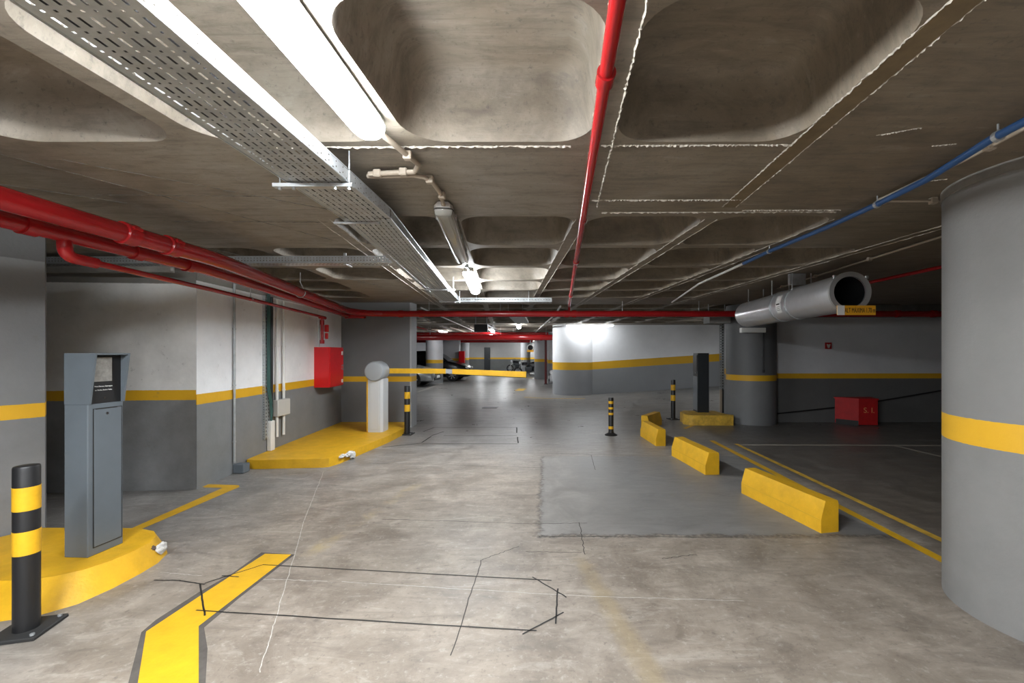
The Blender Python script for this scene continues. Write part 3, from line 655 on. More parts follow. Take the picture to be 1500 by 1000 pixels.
for y in (-.2, 1.44, 4.3, 6.4):
    b_ = NB(); add_cyl(b_, (sx(y), y + .04, 2.44), (sx(y), y + .04, H), .005, 6); mk('pipe_hanger', b_, M_galv_dark, t)
t = thing('fire_main_pipe', 'bright red fire main pipe crossing the aisle beyond the barrier', 'pipe', (-1, 16.9, 2.12))
b_ = NB(); add_tube(b_, [(-9.8, 16.95, 2.12), (0, 16.9, 2.12), (3.5, 16.9, 2.12)], .115, 22); mk('pipe_run', b_, M_red, t, 50)
each_flange('grooved_coupling', [((x, 16.92, 2.12), (1, 0, 0), .125) for x in (-3.3, -2.35, -1.2, -.2)], M_red, t, .1)
each_rod('pipe_hanger', [((x, 16.92, 2.2), (x, 16.92, H)) for x in (-4.6, -1.8, .0)], M_galv_dark, t, .008)
t = thing('sprinkler_pipe', 'thin red pipe high up at right above the round duct', 'pipe', (4.3, 5, 2.44))
b_ = NB(); add_tube(b_, [(4.40, .5, 2.44), (4.30, 5.6, 2.44), (4.25, 8.2, 2.44), (4.25, 8.4, 2.38), (4.25, 8.4, 2.3)], .022, 14); mk('pipe_run', b_, M_red, t, 50)
b_ = NB(); add_cyl(b_, (4.36, 3.0, 2.44), (4.36, 3.0, H), .005, 6); mk('pipe_hanger', b_, M_galv_dark, t)
# ------------------------------------------------------------------ hose cabinet
xa, xb = WL(7.46) + .002, -3.785
t = thing('fire_hose_cabinet', 'red metal fire hose cabinet on the left wall above the yellow island', 'cabinet', (-3.9, 7.75, .9))
b_ = NB(); add_prism(b_, [(WL(7.44), 7.44), (xb, 7.44), (xb - .043, 8.04), (WL(8.04), 8.04)], .90, 1.605); bevel_all(b_, .006, 2); mk('cabinet_body', b_, M_redbox, t, 40)
b_ = NB(); add_prism(b_, [(xb - .002, 7.455), (xb + .010, 7.455), (xb - .032, 8.03), (xb - .044, 8.03)], .915, 1.59); bevel_all(b_, .003, 1); dr = mk('door', b_, M_redbox, t)
for z, hh, wd, m in ((1.50, .07, .05, M_whitep), (1.24, .09, .055, M_chrome), (.985, .06, .05, M_whitep)):
    b_ = NB(); add_box(b_, (xb - .022, 7.965, z), (.008, wd, hh)); mk('label_plate' if m is M_whitep else 'latch', b_, m, dr)
b_ = NB(); add_box(b_, (xb - .0175, 7.965, 1.24), (.006, .03, .055)); mk('latch_recess', b_, M_reddark, dr)
# ------------------------------------------------------------------ perforated tray builder
def perf(bm, O, U, V, lenu, rows_v, pat):
    """sheet spanned by unit vectors U (long) and V (across). pat: list of (length along, holes: list of (v0,v1)) repeated"""
    O, U, V = Vector(O), Vector(U), Vector(V); Wd = rows_v; u = 0; i = 0
    def q(u0, u1, v0, v1):
        bm.faces.new([bm.verts.new(O + U * a + V * b_) for a, b_ in ((u0, v0), (u1, v0), (u1, v1), (u0, v1))])
    while u < lenu - 1e-6:
        l, holes = pat[i % len(pat)]; l = min(l, lenu - u)
        v = 0
        for a, b_ in holes:
            q(u, u + l, v, a); v = b_
        q(u, u + l, v, Wd); u += l; i += 1
def slots(n, wd, frac, m0=.02):
    p = (wd - 2 * m0) / n
    return [(m0 + p * (k + .5 - frac / 2), m0 + p * (k + .5 + frac / 2)) for k in range(n)]
TW = .31
def tray_run(t, a, b_, z=2.362, hs=.062):
    a, b_ = Vector((*a, z)), Vector((*b_, z)); U = (b_ - a).normalized(); V = Vector((U.y, -U.x, 0)); L_ = (b_ - a).length
    bm = NB()
    perf(bm, a - V * TW / 2, U, V, L_, TW, [(.034, slots(8, TW, .26)), (.014, []), (.008, slots(8, TW, .24)), (.016, [])])
    mk('tray_base', bm, M_galv_dark, t)
    for s in (-1, 1):
        bm = NB()
        perf(bm, a + V * s * TW / 2, U, Vector((0, 0, 1)), L_, hs, [(.007, [(.020, .027), (.046, .052)]), (.028, []), (.012, [(.008, .013)]), (.02, [])])
        for zz in (0, hs):   # rolled edges
            add_tube(bm, [a + V * s * TW / 2 + Vector((0, 0, zz)), b_ + V * s * TW / 2 + Vector((0, 0, zz))], .004, 6)
        mk('tray_side', bm, M_galv, t)
t = thing('cable_tray', 'long galvanised perforated cable tray hanging under the ceiling left of the lamps', 'cable tray', (-1.16, 1, 2.36))
tray_run(t, (-1.155, -2.0), (-1.15, 2.72)); tray_run(t, (-1.15, 2.72), (-1.48, 5.75))
tray_run(t, (-1.48, 5.75), (-1.62, 7.3))
def cross_bar(p, x0, x1, y, z=2.345, rods=True):
    b_ = NB(); add_box(b_, ((x0 + x1) / 2, y, z), (x1 - x0, .03, .018)); o = mk('support_bar', b_, M_galv, p)
    for x in (x0 + .03, x1 - .02):
        b_ = NB(); add_cyl(b_, (x, y, z - .022), (x, y, H), .0035, 8); add_cyl(b_, (x, y, z - .020), (x, y, z - .009), .009, 6); mk('threaded_rod', b_, M_galv, o)
    for x in (x0 + .10, x1 - .09):
        b_ = NB(); add_cyl(b_, (x, y, z - .020), (x, y, z - .009), .008, 6); mk('nut', b_, M_galv, o)
cross_bar(t, -1.375, -.975, 2.155); cross_bar(t, -1.36, -.99, .1); cross_bar(t, -1.62, -1.22, 5.7); cross_bar(t, -1.75, -1.40, 7.0)
b_ = NB(); add_box(b_, (-1.24, 2.80, 2.352), (.30, .02, .012)); mk('joint_plate', b_, M_galv_dark, t)
b_ = NB()
for dx, r in ((-.10, .010), (-.06, .013), (-.02, .009), (.05, .012), (.10, .009)):
    add_tube(b_, [(-1.15 + dx, -2, 2.364 + r)] + [(-1.15 + dx + .01 * math.sin(y * 1.7 + dx * 40), y, 2.364 + r) for y in [i * .3 for i in range(0, 10)]] + [(-1.2 + dx, 3.2, 2.364 + r), (-1.46 + dx, 5.7, 2.364 + r), (-1.60 + dx, 7.2, 2.364 + r)], r, 8)
mk('cable', b_, mat('dark_cable', (.05, .05, .055), .6), t, kind='stuff')
t = thing('cable_tray', 'cable tray branch crossing the aisle just before the red main pipe', 'cable tray', (-.8, 7.5, 2.38))
bm = NB(); perf(bm, (-1.62, 7.35, 2.385), (.982, -.0, 0), (0, 1, 0), 1.75, .28, [(.034, slots(7, .28, .26)), (.03, [])]); mk('tray_base', bm, M_galv_dark, t)
bm = NB(); perf(bm, (-1.62, 7.35, 2.385), (.982, 0, 0), (0, 0, 1), 1.75, .07, [(.02, [(.03, .04)]), (.03, [])]); add_box(bm, (-.76, 7.35, 2.385), (1.7, .008, .008)); mk('tray_side', bm, M_galv_dark, t)
each_rod('threaded_rod', [((x, 7.34, 2.38), (x, 7.34, H)) for x in (-1.2, -.3)], M_galv, t)
t = thing('cable_tray', 'narrow perforated tray crossing from the left block wall to the long tray', 'cable tray', (-3, 4.4, 2.42))
bm = NB(); perf(bm, (-5.4, 4.36, 2.415), (.9998, -.012, 0), (0, 0, 1), 4.0, .07, [(.010, [(.018, .030), (.045, .053)]), (.022, [])]); mk('tray_side', bm, M_galv, t)
bm = NB(); perf(bm, (-5.4, 4.36, 2.415), (.9998, -.012, 0), (0, 1, 0), 4.0, .16, [(.02, [(.03, .05), (.09, .11)]), (.02, [])])
add_tube(bm, [(-5.4, 4.36, 2.415), (-1.4, 4.31, 2.415)], .005, 6); mk('tray_base', bm, M_galv, t)
for x in (-3.8, -2.05):
    b_ = NB(); add_box(b_, (x, 4.35, 2.46), (.025, .012, .12)); add_box(b_, (x, 4.42, 2.406), (.025, .14, .012)); mk('tray_bracket', b_, M_galv_dark, t)
# ------------------------------------------------------------------ lamps
def fixture(L_=1.56, lit=True):
    t = thing('fluorescent_light', '', 'lamp')
    b_ = NB()
    def prof(w_, z0, z1, y, n=10):
        return [(w_ / 2 * math.cos(PI * k / n), y, z0 - (z0 - z1) * math.sin(PI * k / n) ** .8) for k in range(n + 1)]
    def housing_ring(s, y): return [(x * s, y, z) for x, z in ((-.062, -.045), (-.062, -.022), (-.045, -.006), (.045, -.006), (.062, -.022), (.062, -.045))]
    loft(b_, [housing_ring(.75, .0), housing_ring(1, .03), housing_ring(1, L_ - .03), housing_ring(.75, L_)]); mk('housing', b_, M_housing, t, 40)
    b_ = NB(); ys = [(0, .5, .45), (.012, .78, .75), (.035, .95, .93), (.07, 1, 1)]
    seq = ys + [(L_ - y, s, q) for y, s, q in reversed(ys)]
    loft(b_, [prof(.138 * s, -.045, -.045 - .062 * q, y) for y, s, q in seq])
    mk('diffuser', b_, M_lit if lit else M_clear, t, 40)
    for y in (.25, L_ - .25):
        b_ = NB(); add_box(b_, (0, y, -.003), (.06, .04, .008)); mk('mounting_clip', b_, M_galv, t)
    b_ = NB(); add_cyl(b_, (0, -.03, -.03), (0, .01, -.03), .011, 10); mk('cable_gland', b_, M_beige, t)
    if not lit:
        for x in (-.032, .032):
            b_ = NB(); add_cyl(b_, (x, .06, -.070), (x, L_ - .06, -.070), .0125, 12); mk('lamp_tube', b_, M_tube, t, 40)
        for y in (.05, L_ - .05):
            b_ = NB(); add_box(b_, (0, y, -.066), (.10, .02, .04)); mk('lamp_holder', b_, M_whitep, t)
        b_ = NB(); add_box(b_, (0, L_ / 2, -.049), (.10, L_ - .14, .004)); mk('reflector', b_, M_whitep, t)
        for y in (.2, .7, 1.2):
            for s in (-1, 1):
                b_ = NB(); add_box(b_, (s * .068, y, -.047), (.008, .03, .035)); mk('side_latch', b_, M_galv, t)
    return t
def at_lamp(o, x, y, dx, rz=None, z=H - .002):
    o.location = (x, y, z); o.rotation_euler = (0, 0, rz if rz is not None else -math.atan(dx))
l1 = fixture(1.60, True); at_lamp(l1, -.765, .27, .005); l1['label'] = 'large lit fluorescent light at the top left beside the cable tray'; l1['group'] = 'lit fluorescent lights'
l2 = fixture(1.60, False); at_lamp(l2, -.69, 2.85, -.115); l2['label'] = 'unlit fluorescent light with clear cover, second in the row'; l2['group'] = 'unlit fluorescent light'
l3 = dup(l1, (-.93, 5.1, H - .002), math.atan(.11), 'small lit fluorescent light beyond the unlit one', 'lit fluorescent lights')
def relight(o, k):
    for c in kids(o):
        if c.name.startswith('diffuser'):
            c.data = c.data.copy(); c.data.materials[0] = mat('lit_diffuser_%g' % k, (.9, .9, .9), .4, emit=((.93, .97, 1.0), LAMP * k))
relight(l3, 1.25); relight(l1, 1.2)
FAR = [((.72, 14.75), -PI / 2, 'lit fluorescent light above the white rounded column', .25),
 ((-.95, 14.6), .05, 'lit light hanging over the aisle beyond the second red pipe', .6),
 ((-2.25, 17.2), .05, 'lit light far down the aisle, left of centre', .6),
 ((-4.6, 18.5), .05, 'lit light far down the aisle above the parked silver car', .6),
 ((-2.6, 24), .05, 'lit light very far down the aisle', .6),
 ((-2.9, 30), .05, 'farthest lit light before the end wall', .8),
 ((-5.2, 33.5), .05, 'lit light added in the far left corner to brighten the end wall', .8),  # extra fixture, added because the end wall came out too dark
 ((-1.2, 34.8), .05, 'lit light added right of the far door to brighten the end wall', .8),  # second extra fixture added for the end wall
 ((-5.6, 12.5), .05, 'lit light over the left bays behind the grey wall', .6),
 ((2.6, 19.5), .0, 'lit light over the hidden bays right of the aisle', .6),
 ((.5, 25.5), .0, 'lit light over the bays where the black car stands', .6),
 ((5.6, 11.6), 0, 'unseen light added behind the dark column to brighten the ramp wall', .3),  # added out of sight to light the ramp wall
 ((-.9, -2.2), .0, 'unseen fill light assumed behind the camera over the entry lane', .45),  # out-of-frame fixture put in as fill for the near lane
 ((1.2, -2.6), .0, 'unseen fill light added behind the camera right of the lane', .25),  # weak fill added out of frame on the right side
 ((-2.05, -2.7), .0, 'unseen extra light added behind the camera between the cable tray and the left wall', 1.7),  # added out of frame to whiten the left wall
 ((-1.75, -.75), .0, 'unseen light assumed left of the camera between the cable tray and the red pipes', 1.65)]  # assumed source out of frame, placed to brighten the left and block walls
for (x, y), rz, lb, k in FAR:
    o = dup(l1, (x, y, H - .002), rz, lb, 'lit fluorescent lights')
    if k != 1: relight(o, k)
# ------------------------------------------------------------------ conduits
def conduit(name, label, pts, r, m, clips=(), group=None, cat='conduit'):
    t = thing(name, label, cat, pts[0], group)
    b_ = NB(); add_tube(b_, pts, r, 10); mk('pipe_run', b_, m, t, 50)
    for c in clips:
        b_ = NB(); add_box(b_, c, (.042, .036, .042), bevel=.005); mk('saddle_clip', b_, m, t)
    return t
zc = 2.49
conduit('electrical_conduit', 'cream conduit from the lit light joining the tray elbow and the next light', [(-.755, 1.88, zc), (-.69, 2.16, zc), (-.67, 2.24, zc), (-.70, 2.30, zc), (-.72, 2.33, zc), (-.98, 2.36, zc)], .014, M_beige, [(-.695, 2.14, zc), (-.78, 2.335, zc), (-.93, 2.355, zc)])
conduit('electrical_conduit', 'cream conduit curving from the tray towards the unlit light', [(-1.0, 2.39, zc), (-.74, 2.375, zc), (-.69, 2.40, zc), (-.66, 2.46, zc), (-.655, 2.62, zc), (-.685, 2.86, zc)], .013, M_beige, [(-.665, 2.44, zc), (-.655, 2.68, zc)])
conduit('electrical_conduit', 'short conduit joining the unlit light and the lit one after it', [(-.88, 4.44, zc), (-.90, 4.75, zc), (-.925, 5.1, zc)], .010, M_galv, [(-.89, 4.6, zc), (-.905, 4.85, zc)])
t = thing('water_pipe', 'blue plastic pipe crossing the ceiling diagonally towards the right column', 'pipe', (2.0, 1.8, 2.47))
zb = 2.466
bp_ = [(1.90, .2, zb), (1.97, 1.5, zb), (2.01, 1.92, zb), (2.12, 2.38, zb), (2.15, 2.77, zb), (2.16, 3.28, zb), (2.12, 4.0, zb), (2.13, 4.6, zb)]
b_ = NB(); add_tube(b_, bp_, .018, 14); mk('pipe_run', b_, M_blue, t, 60)
b_ = NB(); add_tube(b_, [(2.13, 4.6, zb), (2.15, 6.0, zb + .01), (2.42, 8.2, zb + .01)], .014, 10); mk('white_pipe_section', b_, M_whitep, t, 60, label='white plastic section')
for p in ((2.012, 1.90, zb), (2.15, 2.77, zb), (2.12, 4.05, zb)):
    b_ = NB(); flange(b_, p, (.1, 1, 0), .024, .022); add_cyl(b_, p, (p[0], p[1], H), .004, 6); mk('pipe_clamp', b_, M_galv, t)
conduit('electrical_conduit', 'cream conduit running beside the blue pipe near the right column', [(2.08, .2, 2.495), (2.10, 1.75, 2.495), (2.155, 2.2, 2.495), (2.165, 2.75, 2.495)], .010, M_beige, [(2.13, 2.05, 2.495)])
conduit('electrical_conduit', 'short cream conduit from the blue pipe across to the right column', [(2.18, 2.79, 2.495), (2.75, 2.79, 2.495), (2.78, 2.79, 2.495)], .009, M_beige, [(2.20, 2.79, 2.495), (2.53, 2.79, 2.495)])
conduit('electrical_conduit', 'cream conduit running high from the duct towards the right column', [(3.55, 6.55, 2.49), (3.48, 5.6, 2.49), (3.36, 3.6, 2.49), (3.36, .8, 2.49)], .010, M_beige, [(3.54, 6.4, 2.49), (3.47, 5.5, 2.49), (3.41, 4.5, 2.49)])
conduit('electrical_conduit', 'pale conduit crossing diagonally under the ceiling beyond the red main', [(.30, 8.9, 2.48), (.22, 10.6, 2.46), (-.55, 20, 2.44), (-1.6, 33, 2.42)], .020, M_whitep, [(.15, 11.5, 2.46)])
conduit('electrical_conduit', 'pale conduit left of the aisle beyond the red main', [(-2.7, 9.2, 2.48), (-2.9, 14, 2.46), (-3.5, 26, 2.44)], .016, M_whitep)
# things on the left wall
def wx(y, off): return WL(y) + off
t = thing('cable_ladder', 'vertical green and grey perforated cable riser on the left wall', 'cable tray', (wx(6.0, .02), 6.0, .3))
bm = NB(); perf(bm, (wx(5.93, .03), 5.93, .30), (0, 0, 1), (-.0716, .997, 0), 2.0, .12, [(.02, [(.02, .045), (.075, .10)]), (.03, [])]); mk('riser_back', bm, M_galv, t)
bm = NB(); perf(bm, (wx(5.92, .0), 5.92, .30), (0, 0, 1), (1, 0, 0), 2.0, .04, [(.014, [(.012, .026)]), (.02, [])])
mk('riser_side', bm, M_galv, t)
for dy in (.0, .025, .05):
    b_ = NB(); add_tube(b_, [(wx(5.97 + dy, .045), 5.97 + dy, 2.35), (wx(5.97 + dy, .045), 5.97 + dy, 1.0), (wx(6.03 + dy, .05), 6.03 + dy, .75), (wx(6.05, .05), 6.05, .50)], .009, 8); mk('cable', b_, M_green, t)
b_ = NB(); add_tube(b_, [(wx(6.07, .045), 6.07, 2.3), (wx(6.07, .045), 6.07, 1.1), (wx(6.08, .04), 6.08, .6)], .018, 8); mk('black_cable', b_, M_black, t)
b_ = NB(); add_box(b_, (wx(6.06, .04), 6.06, .33), (.06, .09, .42), bevel=.006); mk('cable_cover', b_, M_whitep, t)
t = thing('conduit_pair', 'two white vertical conduits with a junction box on the left wall', 'conduit', (wx(6.3, .03), 6.3, .3))
for y in (6.22, 6.40):
    b_ = NB(); add_cyl(b_, (wx(y, .035), y, .28), (wx(y, .035), y, 2.28), .019, 12)
    for z in (.75, .95, 1.6, 2.0): flange(b_, (wx(y, .035), y, z), (0, 0, 1), .026, .02)
    mk('conduit', b_, M_whitep, t, 50)
b_ = NB(); add_box(b_, (wx(6.31, .05), 6.31, .70), (.09, .30, .24), bevel=.008); mk('junction_box', b_, mat('box_beige', (.50, .49, .46), .5), t)
t = thing('downpipe', 'thin dark grey vertical pipe on the left wall near its corner', 'pipe', (wx(5.3, .03), 5.3, 0))
b_ = NB(); add_cyl(b_, (wx(5.30, .02), 5.30, .14), (wx(5.30, .02), 5.30, 2.45), .014, 12); mk('pipe_run', b_, M_galv_dark, t, 50)
each_flange('pipe_clamp', [((wx(5.3, .02), 5.3, z), (0, 0, 1), .019) for z in (.4, 1.1, 1.8)], M_galv_dark, t, .015)
b_ = NB(); add_box(b_, (wx(5.36, .07), 5.36, .06), (.13, .12, .11), bevel=.006); mk('foot_box', b_, M_mgrey, t)
# ------------------------------------------------------------------ round duct (jet fan)
dA, dB = Vector((3.205, 4.5, 2.145)), Vector((3.36, 7.1, 2.14)); dd = (dB - dA).normalized(); R0 = .205
t = thing('jet_fan_duct', 'round steel ventilation duct hanging at right with a yellow height sign', 'duct', dA)
def ring_pts(c, r, n=48):
    a = dd.cross(Vector((0, 0, 1))).normalized(); b_ = a.cross(dd)
    return [c + (a * math.cos(2 * PI * k / n) + b_ * math.sin(2 * PI * k / n)) * r for k in range(n)]
b_ = NB(); loft(b_, [ring_pts(dA + dd * s, r) for s, r in ((.0, R0 * .80), (.0, R0 * .98), (.01, R0), (2.62, R0), (2.625, R0 * .95), (2.62, R0 * .80), (.02, R0 * .80), (0, R0 * .80))], cap=False); mk('duct_shell', b_, M_duct, t, 40)
b_ = NB(); loft(b_, [ring_pts(dA + dd * s, r) for s, r in ((-.006, R0 * .81), (-.006, R0 * 1.045), (.02, R0 * 1.045), (.02, R0 * 1.0))], cap=False); mk('end_ring', b_, mat('dull_steel', (.42, .42, .42), .45, .5), t, 40)
for s0, s1 in ((.95, .985), (1.35, 1.39)):
    b_ = NB(); loft(b_, [ring_pts(dA + dd * s, r) for s, r in ((s0, R0), (s0, R0 * 1.05), (s1, R0 * 1.05), (s1, R0))], cap=False); mk('clamp_band', b_, M_galv, t, 40)
b_ = NB(); loft(b_, [ring_pts(dA + dd * s, r, 32) for s, r in ((.02, R0 * .795), (2.5, R0 * .795))], cap=False); loft(b_, [ring_pts(dA + dd * 1.2, R0 * .75, 32), ring_pts(dA + dd * 1.22, R0 * .75, 32)]); mk('silencer_lining', b_, M_black, t, 40)
b_ = NB(); rg = [ring_pts(dA + dd * s, r, 24) for s, r in ((.62, .005), (.625, .03), (.66, .055), (.72, .065), (1.2, .065))]; loft(b_, rg); mk('fan_hub', b_, M_sgrey, t, 40)
for k in range(8):
    b_ = NB(); a = 2 * PI * k / 8; u = Vector((math.cos(a), 0, math.sin(a))); v = Vector((-math.sin(a), 0, math.cos(a)))
    c = dA + dd * 1.0
    vs = [b_.verts.new(p) for p in (c + u * .06 - v * .02 - dd * .03, c + u * .06 + v * .02 + dd * .03, c + u * .15 + v * .035 + dd * .02, c + u * .15 - v * .035 - dd * .02)]
    b_.faces.new(vs); mk('fan_blade', b_, M_mdark, t)
for s in (.95, 1.5, 2.3):
    for sd in (-1, 1):
        b_ = NB(); c = dA + dd * s; add_cyl(b_, c + Vector((sd * .12, 0, .15)), c + Vector((sd * .12, 0, .375)), .008, 8); mk('threaded_rod', b_, M_galv_dark, t)
b_ = NB(); add_box(b_, dA + dd * .97 + Vector((-.05, 0, .30)), (.20, .05, .14)); mk('duct_hanger', b_, M_galv_dark, t)
for c in (dA + Vector((.175, .0, .155)), dA + Vector((-.145, .03, .165))):
    b_ = NB(); add_box(b_, c, (.035, .02, .035), bevel=.006); mk('lifting_lug', b_, M_galv, t)
b_ = NB(); add_box(b_, (3.345 - .10, 4.465, 1.948), (.405, .006, .100), bevel=.001); sg = mk('height_sign', b_, M_signy, t, label='amber clearance sign reading a maximum height')
b_ = NB(); add_box(b_, (3.082, 4.4605, 1.948), (.075, .004, .100)); mk('sign_patch', b_, M_whitep, sg)
so = Vector((0, 0, 0))
text('lettering', 'ALT MÁXIMA 1.70 m', .072, M_joint, sg, Vector((3.282, 4.4605, 1.945)) - dA, (PI / 2, 0, 0), squash=.50)
# type plate
b_ = NB(); A = dA + dd * 1.08
rg = []
for s in (0, .13):
    rg.append([A + dd * s + (Vector((-1, 0, 0)) * math.cos(a) + Vector((0, 0, 1)) * math.sin(a)) * (R0 + .004) for a in [math.radians(x) for x in range(-32, 34, 8)]])
for k in range(len(rg[0]) - 1): b_.faces.new([b_.verts.new(p) for p in (rg[0][k], rg[1][k], rg[1][k + 1], rg[0][k + 1])])
pl = mk('type_plate', b_, M_whitep, t, label='white type plate')
b_ = NB()
for a0, a1, s0, s1 in ((-2, 3, .02, .11), (-10, -8, .02, .10), (-16, -14, .03, .11), (-22, -20, .02, .11)):
    f = []
    for s, a in ((s0, a0), (s1, a0), (s1, a1), (s0, a1)):
        a = math.radians(a); f.append(b_.verts.new(A + dd * s + (Vector((-1, 0, 0)) * math.cos(a) + Vector((0, 0, 1)) * math.sin(a)) * (R0 + .0065)))
    b_.faces.new(f)
mk('plate_print', b_, M_joint, pl)
# far jet fan
t = thing('jet_fan_duct', 'distant round ventilation duct with yellow sign beyond the aisle columns', 'duct', (-1.0, 27, 1.85))
b_ = NB()
loft(b_, [[(-1.0 + r * math.cos(2 * PI * k / 24), y, 1.85 + r * math.sin(2 * PI * k / 24)) for k in range(24)] for y, r in ((27, .17), (27, .22), (29.2, .22), (29.2, .17), (27.1, .165))], cap=False); mk('duct_shell', b_, M_whitep, t, 40)
b_ = NB(); add_cyl(b_, (-1, 27.3, 1.85), (-1, 27.4, 1.85), .17, 20); mk('fan_grille', b_, M_mdark, t)
b_ = NB(); add_box(b_, (-1.0, 26.95, 1.63), (.42, .03, .13)); mk('height_sign', b_, M_signy, t)
for y in (27.3, 28.9):
    b_ = NB(); add_box(b_, (-1.0, y, 2.29), (.06, .06, .46)); mk('duct_hanger', b_, M_galv_dark, t)
# ------------------------------------------------------------------ right side wall things
t = thing('sand_bin', 'red metal fire bin lettered S.I. standing against the dark right wall', 'bin', (6.5, 9.0, 0))
pl_ = [(6.20, 9.16), (6.47, 8.83), (6.84, 8.80), (6.97, 9.18)]
b_ = NB(); add_prism(b_, pl_, .015, .53); bevel_all(b_, .006, 1); mk('bin_body', b_, M_reddark, t)
b_ = NB(); add_prism(b_, [(6.18, 9.17), (6.465, 8.815), (6.85, 8.785), (6.99, 9.20)], .53, .56); bevel_all(b_, .005, 1); mk('lid', b_, M_reddark, t)
b_ = NB(); add_prism(b_, [(6.205, 9.14), (6.46, 8.825), (6.455, 8.82), (6.20, 9.135)], 0, .10); mk('worn_edge', b_, M_joint, t, label='dark rotted lower edge')
ang = math.atan2(-.03, .37)
text('lettering', 'S. I.', .155, mat('letter_amber', (.75, .30, .12), .6), t, (.165, -.1945, .315), (PI / 2, 0, ang))
t = thing('fire_alarm_sign', 'small square red fire alarm sign on the upper right wall', 'sign', (6.12, 9.26, 1.66))
b_ = NB(); add_box(b_, (6.12, 9.255, 1.66), (.14, .02, .14), bevel=.003); mk('sign_plate', b_, M_reddark, t)
b_ = NB()
for px_, pz, s in ((6.095, 1.68, .016), (6.145, 1.68, .016), (6.12, 1.655, .032), (6.12, 1.635, .024)):
    add_cyl(b_, (px_, 9.248, pz), (px_, 9.240, pz), s, 10)
mk('hand_symbol', b_, M_whitep, t)
bm = NB(); add_tube(bm, [(4.9, 9.23, .18), (6.6, 9.24, .36), (8.9, 9.27, .74), (10.5, 9.3, 1.0)], .014, 8)
tag(mk('wall_cable', bm, M_black), 'dark cable rising slantwise across the lower right wall', 'cable')
t = thing('wall_junction_box', 'white flat box on the dark column below the duct with a thin conduit', 'box', (4.2, 8.72, 2.0))
b_ = NB(); add_box(b_, (4.25, 8.78, 1.97), (.50, .10, .10), bevel=.006); mk('box_body', b_, M_whitep, t)
b_ = NB(); add_cyl(b_, (4.475, 8.785, 1.13), (4.475, 8.785, 1.93), .012, 8); add_cyl(b_, (4.475, 8.78, 1.10), (4.475, 8.78, 1.16), .022, 8); mk('conduit', b_, M_black, t)
t = thing('service_box', 'flat grey box under the ceiling left of the dark column', 'box', (3.75, 9.35, 2.2))
b_ = NB(); add_box(b_, (3.68, 9.2, 2.22), (.45, .35, .17), bevel=.005); mk('box_body', b_, mat('box_grey', (.28, .28, .27), .6), t)
each_rod('box_hanger', [((x, 9.2, 2.3), (x, 9.2, H)) for x in (3.5, 3.85)], M_galv_dark, t)
t = thing('cable_ladder', 'vertical perforated cable riser left of the dark column', 'cable tray', (4.27, 10.3, .05))
bm = NB(); perf(bm, (4.20, 10.34, .62), (0, 0, 1), (1, 0, 0), 1.72, .12, [(.03, [(.02, .045), (.07, .095)]), (.035, [])]); mk('riser_back', bm, M_galv_dark, t)
b_ = NB(); add_box(b_, (4.285, 10.36, 1.2), (.05, .03, 2.3)); mk('cable_bundle', b_, M_blackm, t)
b_ = NB(); add_box(b_, (4.235, 10.345, .34), (.05, .04, .55)); mk('cable_cover', b_, M_beige, t)
t = thing('downpipe', 'dark red vertical pipe right of the aisle in front of the far columns', 'pipe', (-.02, 19.5, 0))
b_ = NB(); add_tube(b_, [(-.02, 20.6, 0), (-.02, 20.6, 1.6)] + bend((-.02, 20.6, 1.7), (-.02, 20.6, 2.35), (-1.6, 20.6, 2.35), .25) , .055, 12); mk('pipe_run', b_, mat('oxide_red', (.10, .012, .012), .5), t, 50)
b_ = NB(); lathe(b_, [(.09, 0), (.09, .03), (.06, .03)], (-.02, 20.6), 16); mk('foot_flange', b_, M_mdark, t)
t = thing('fire_hose_cabinet', 'distant red hose cabinet on the end of the white divider wall', 'cabinet', (-5.35, 26.95, .9))
b_ = NB(); add_box(b_, (-5.3, 26.88, 1.25), (.36, .25, .75), bevel=.01); mk('cabinet_body', b_, M_redbox, t)
b_ = NB(); add_box(b_, (-5.3, 26.745, 1.25), (.32, .02, .69), bevel=.005); mk('door', b_, M_redbox, t)
# small dark vent in the far wall
b_ = NB(); add_box(b_, (-2.4, 36.95, .62), (.85, .08, .35)); o = tag(mk('vent_grille', b_, M_mdark), 'dark low vent in the end wall right of the door', 'vent')
# ducts and pipes hanging further down the aisle
def ubox(name, label, c, s, m, cat):
    t = thing(name, label, cat, c); b_ = NB(); add_box(b_, c, s, bevel=.004); mk('tray_body', b_, m, t)
    each_rod('threaded_rod', [((c[0] + p * s[0] * .42, c[1] + q * s[1] * .42, c[2]), (c[0] + p * s[0] * .42, c[1] + q * s[1] * .42, H)) for p in (-1, 1) for q in (-1, 1)], M_galv_dark, t)
ubox('cable_tray', 'grey cable tray piece over the aisle just past the red main', (-.65, 10.1, 2.33), (.36, 2.6, .06), M_galv_dark, 'cable tray')
ubox('exit_sign_box', 'dark box sign hanging over the left of the aisle', (-1.75, 11.5, 2.17), (.36, .12, .20), M_mdark, 'sign')
for i, (y, z, r, lb) in enumerate(((18.2, 2.34, .05, 'first dark red pipe across the far aisle'), (20.9, 2.36, .05, 'second dark red pipe across the far aisle'), (23.5, 2.30, .07, 'third dark red pipe across the far aisle'), (28.5, 2.28, .08, 'last dark red pipe across the far aisle'))):
    t = thing('sprinkler_pipe', lb, 'pipe', (-2, y, z)); b_ = NB(); add_tube(b_, [(-9.8, y + .1, z), (-.9 if i else .1, y, z)], r, 12); mk('pipe_run', b_, M_red, t, 50)
    each_rod('pipe_hanger', [((x, y + .03, z), (x, y + .03, H)) for x in (-6, -3.2, -1.4)], M_galv_dark, t, .012)
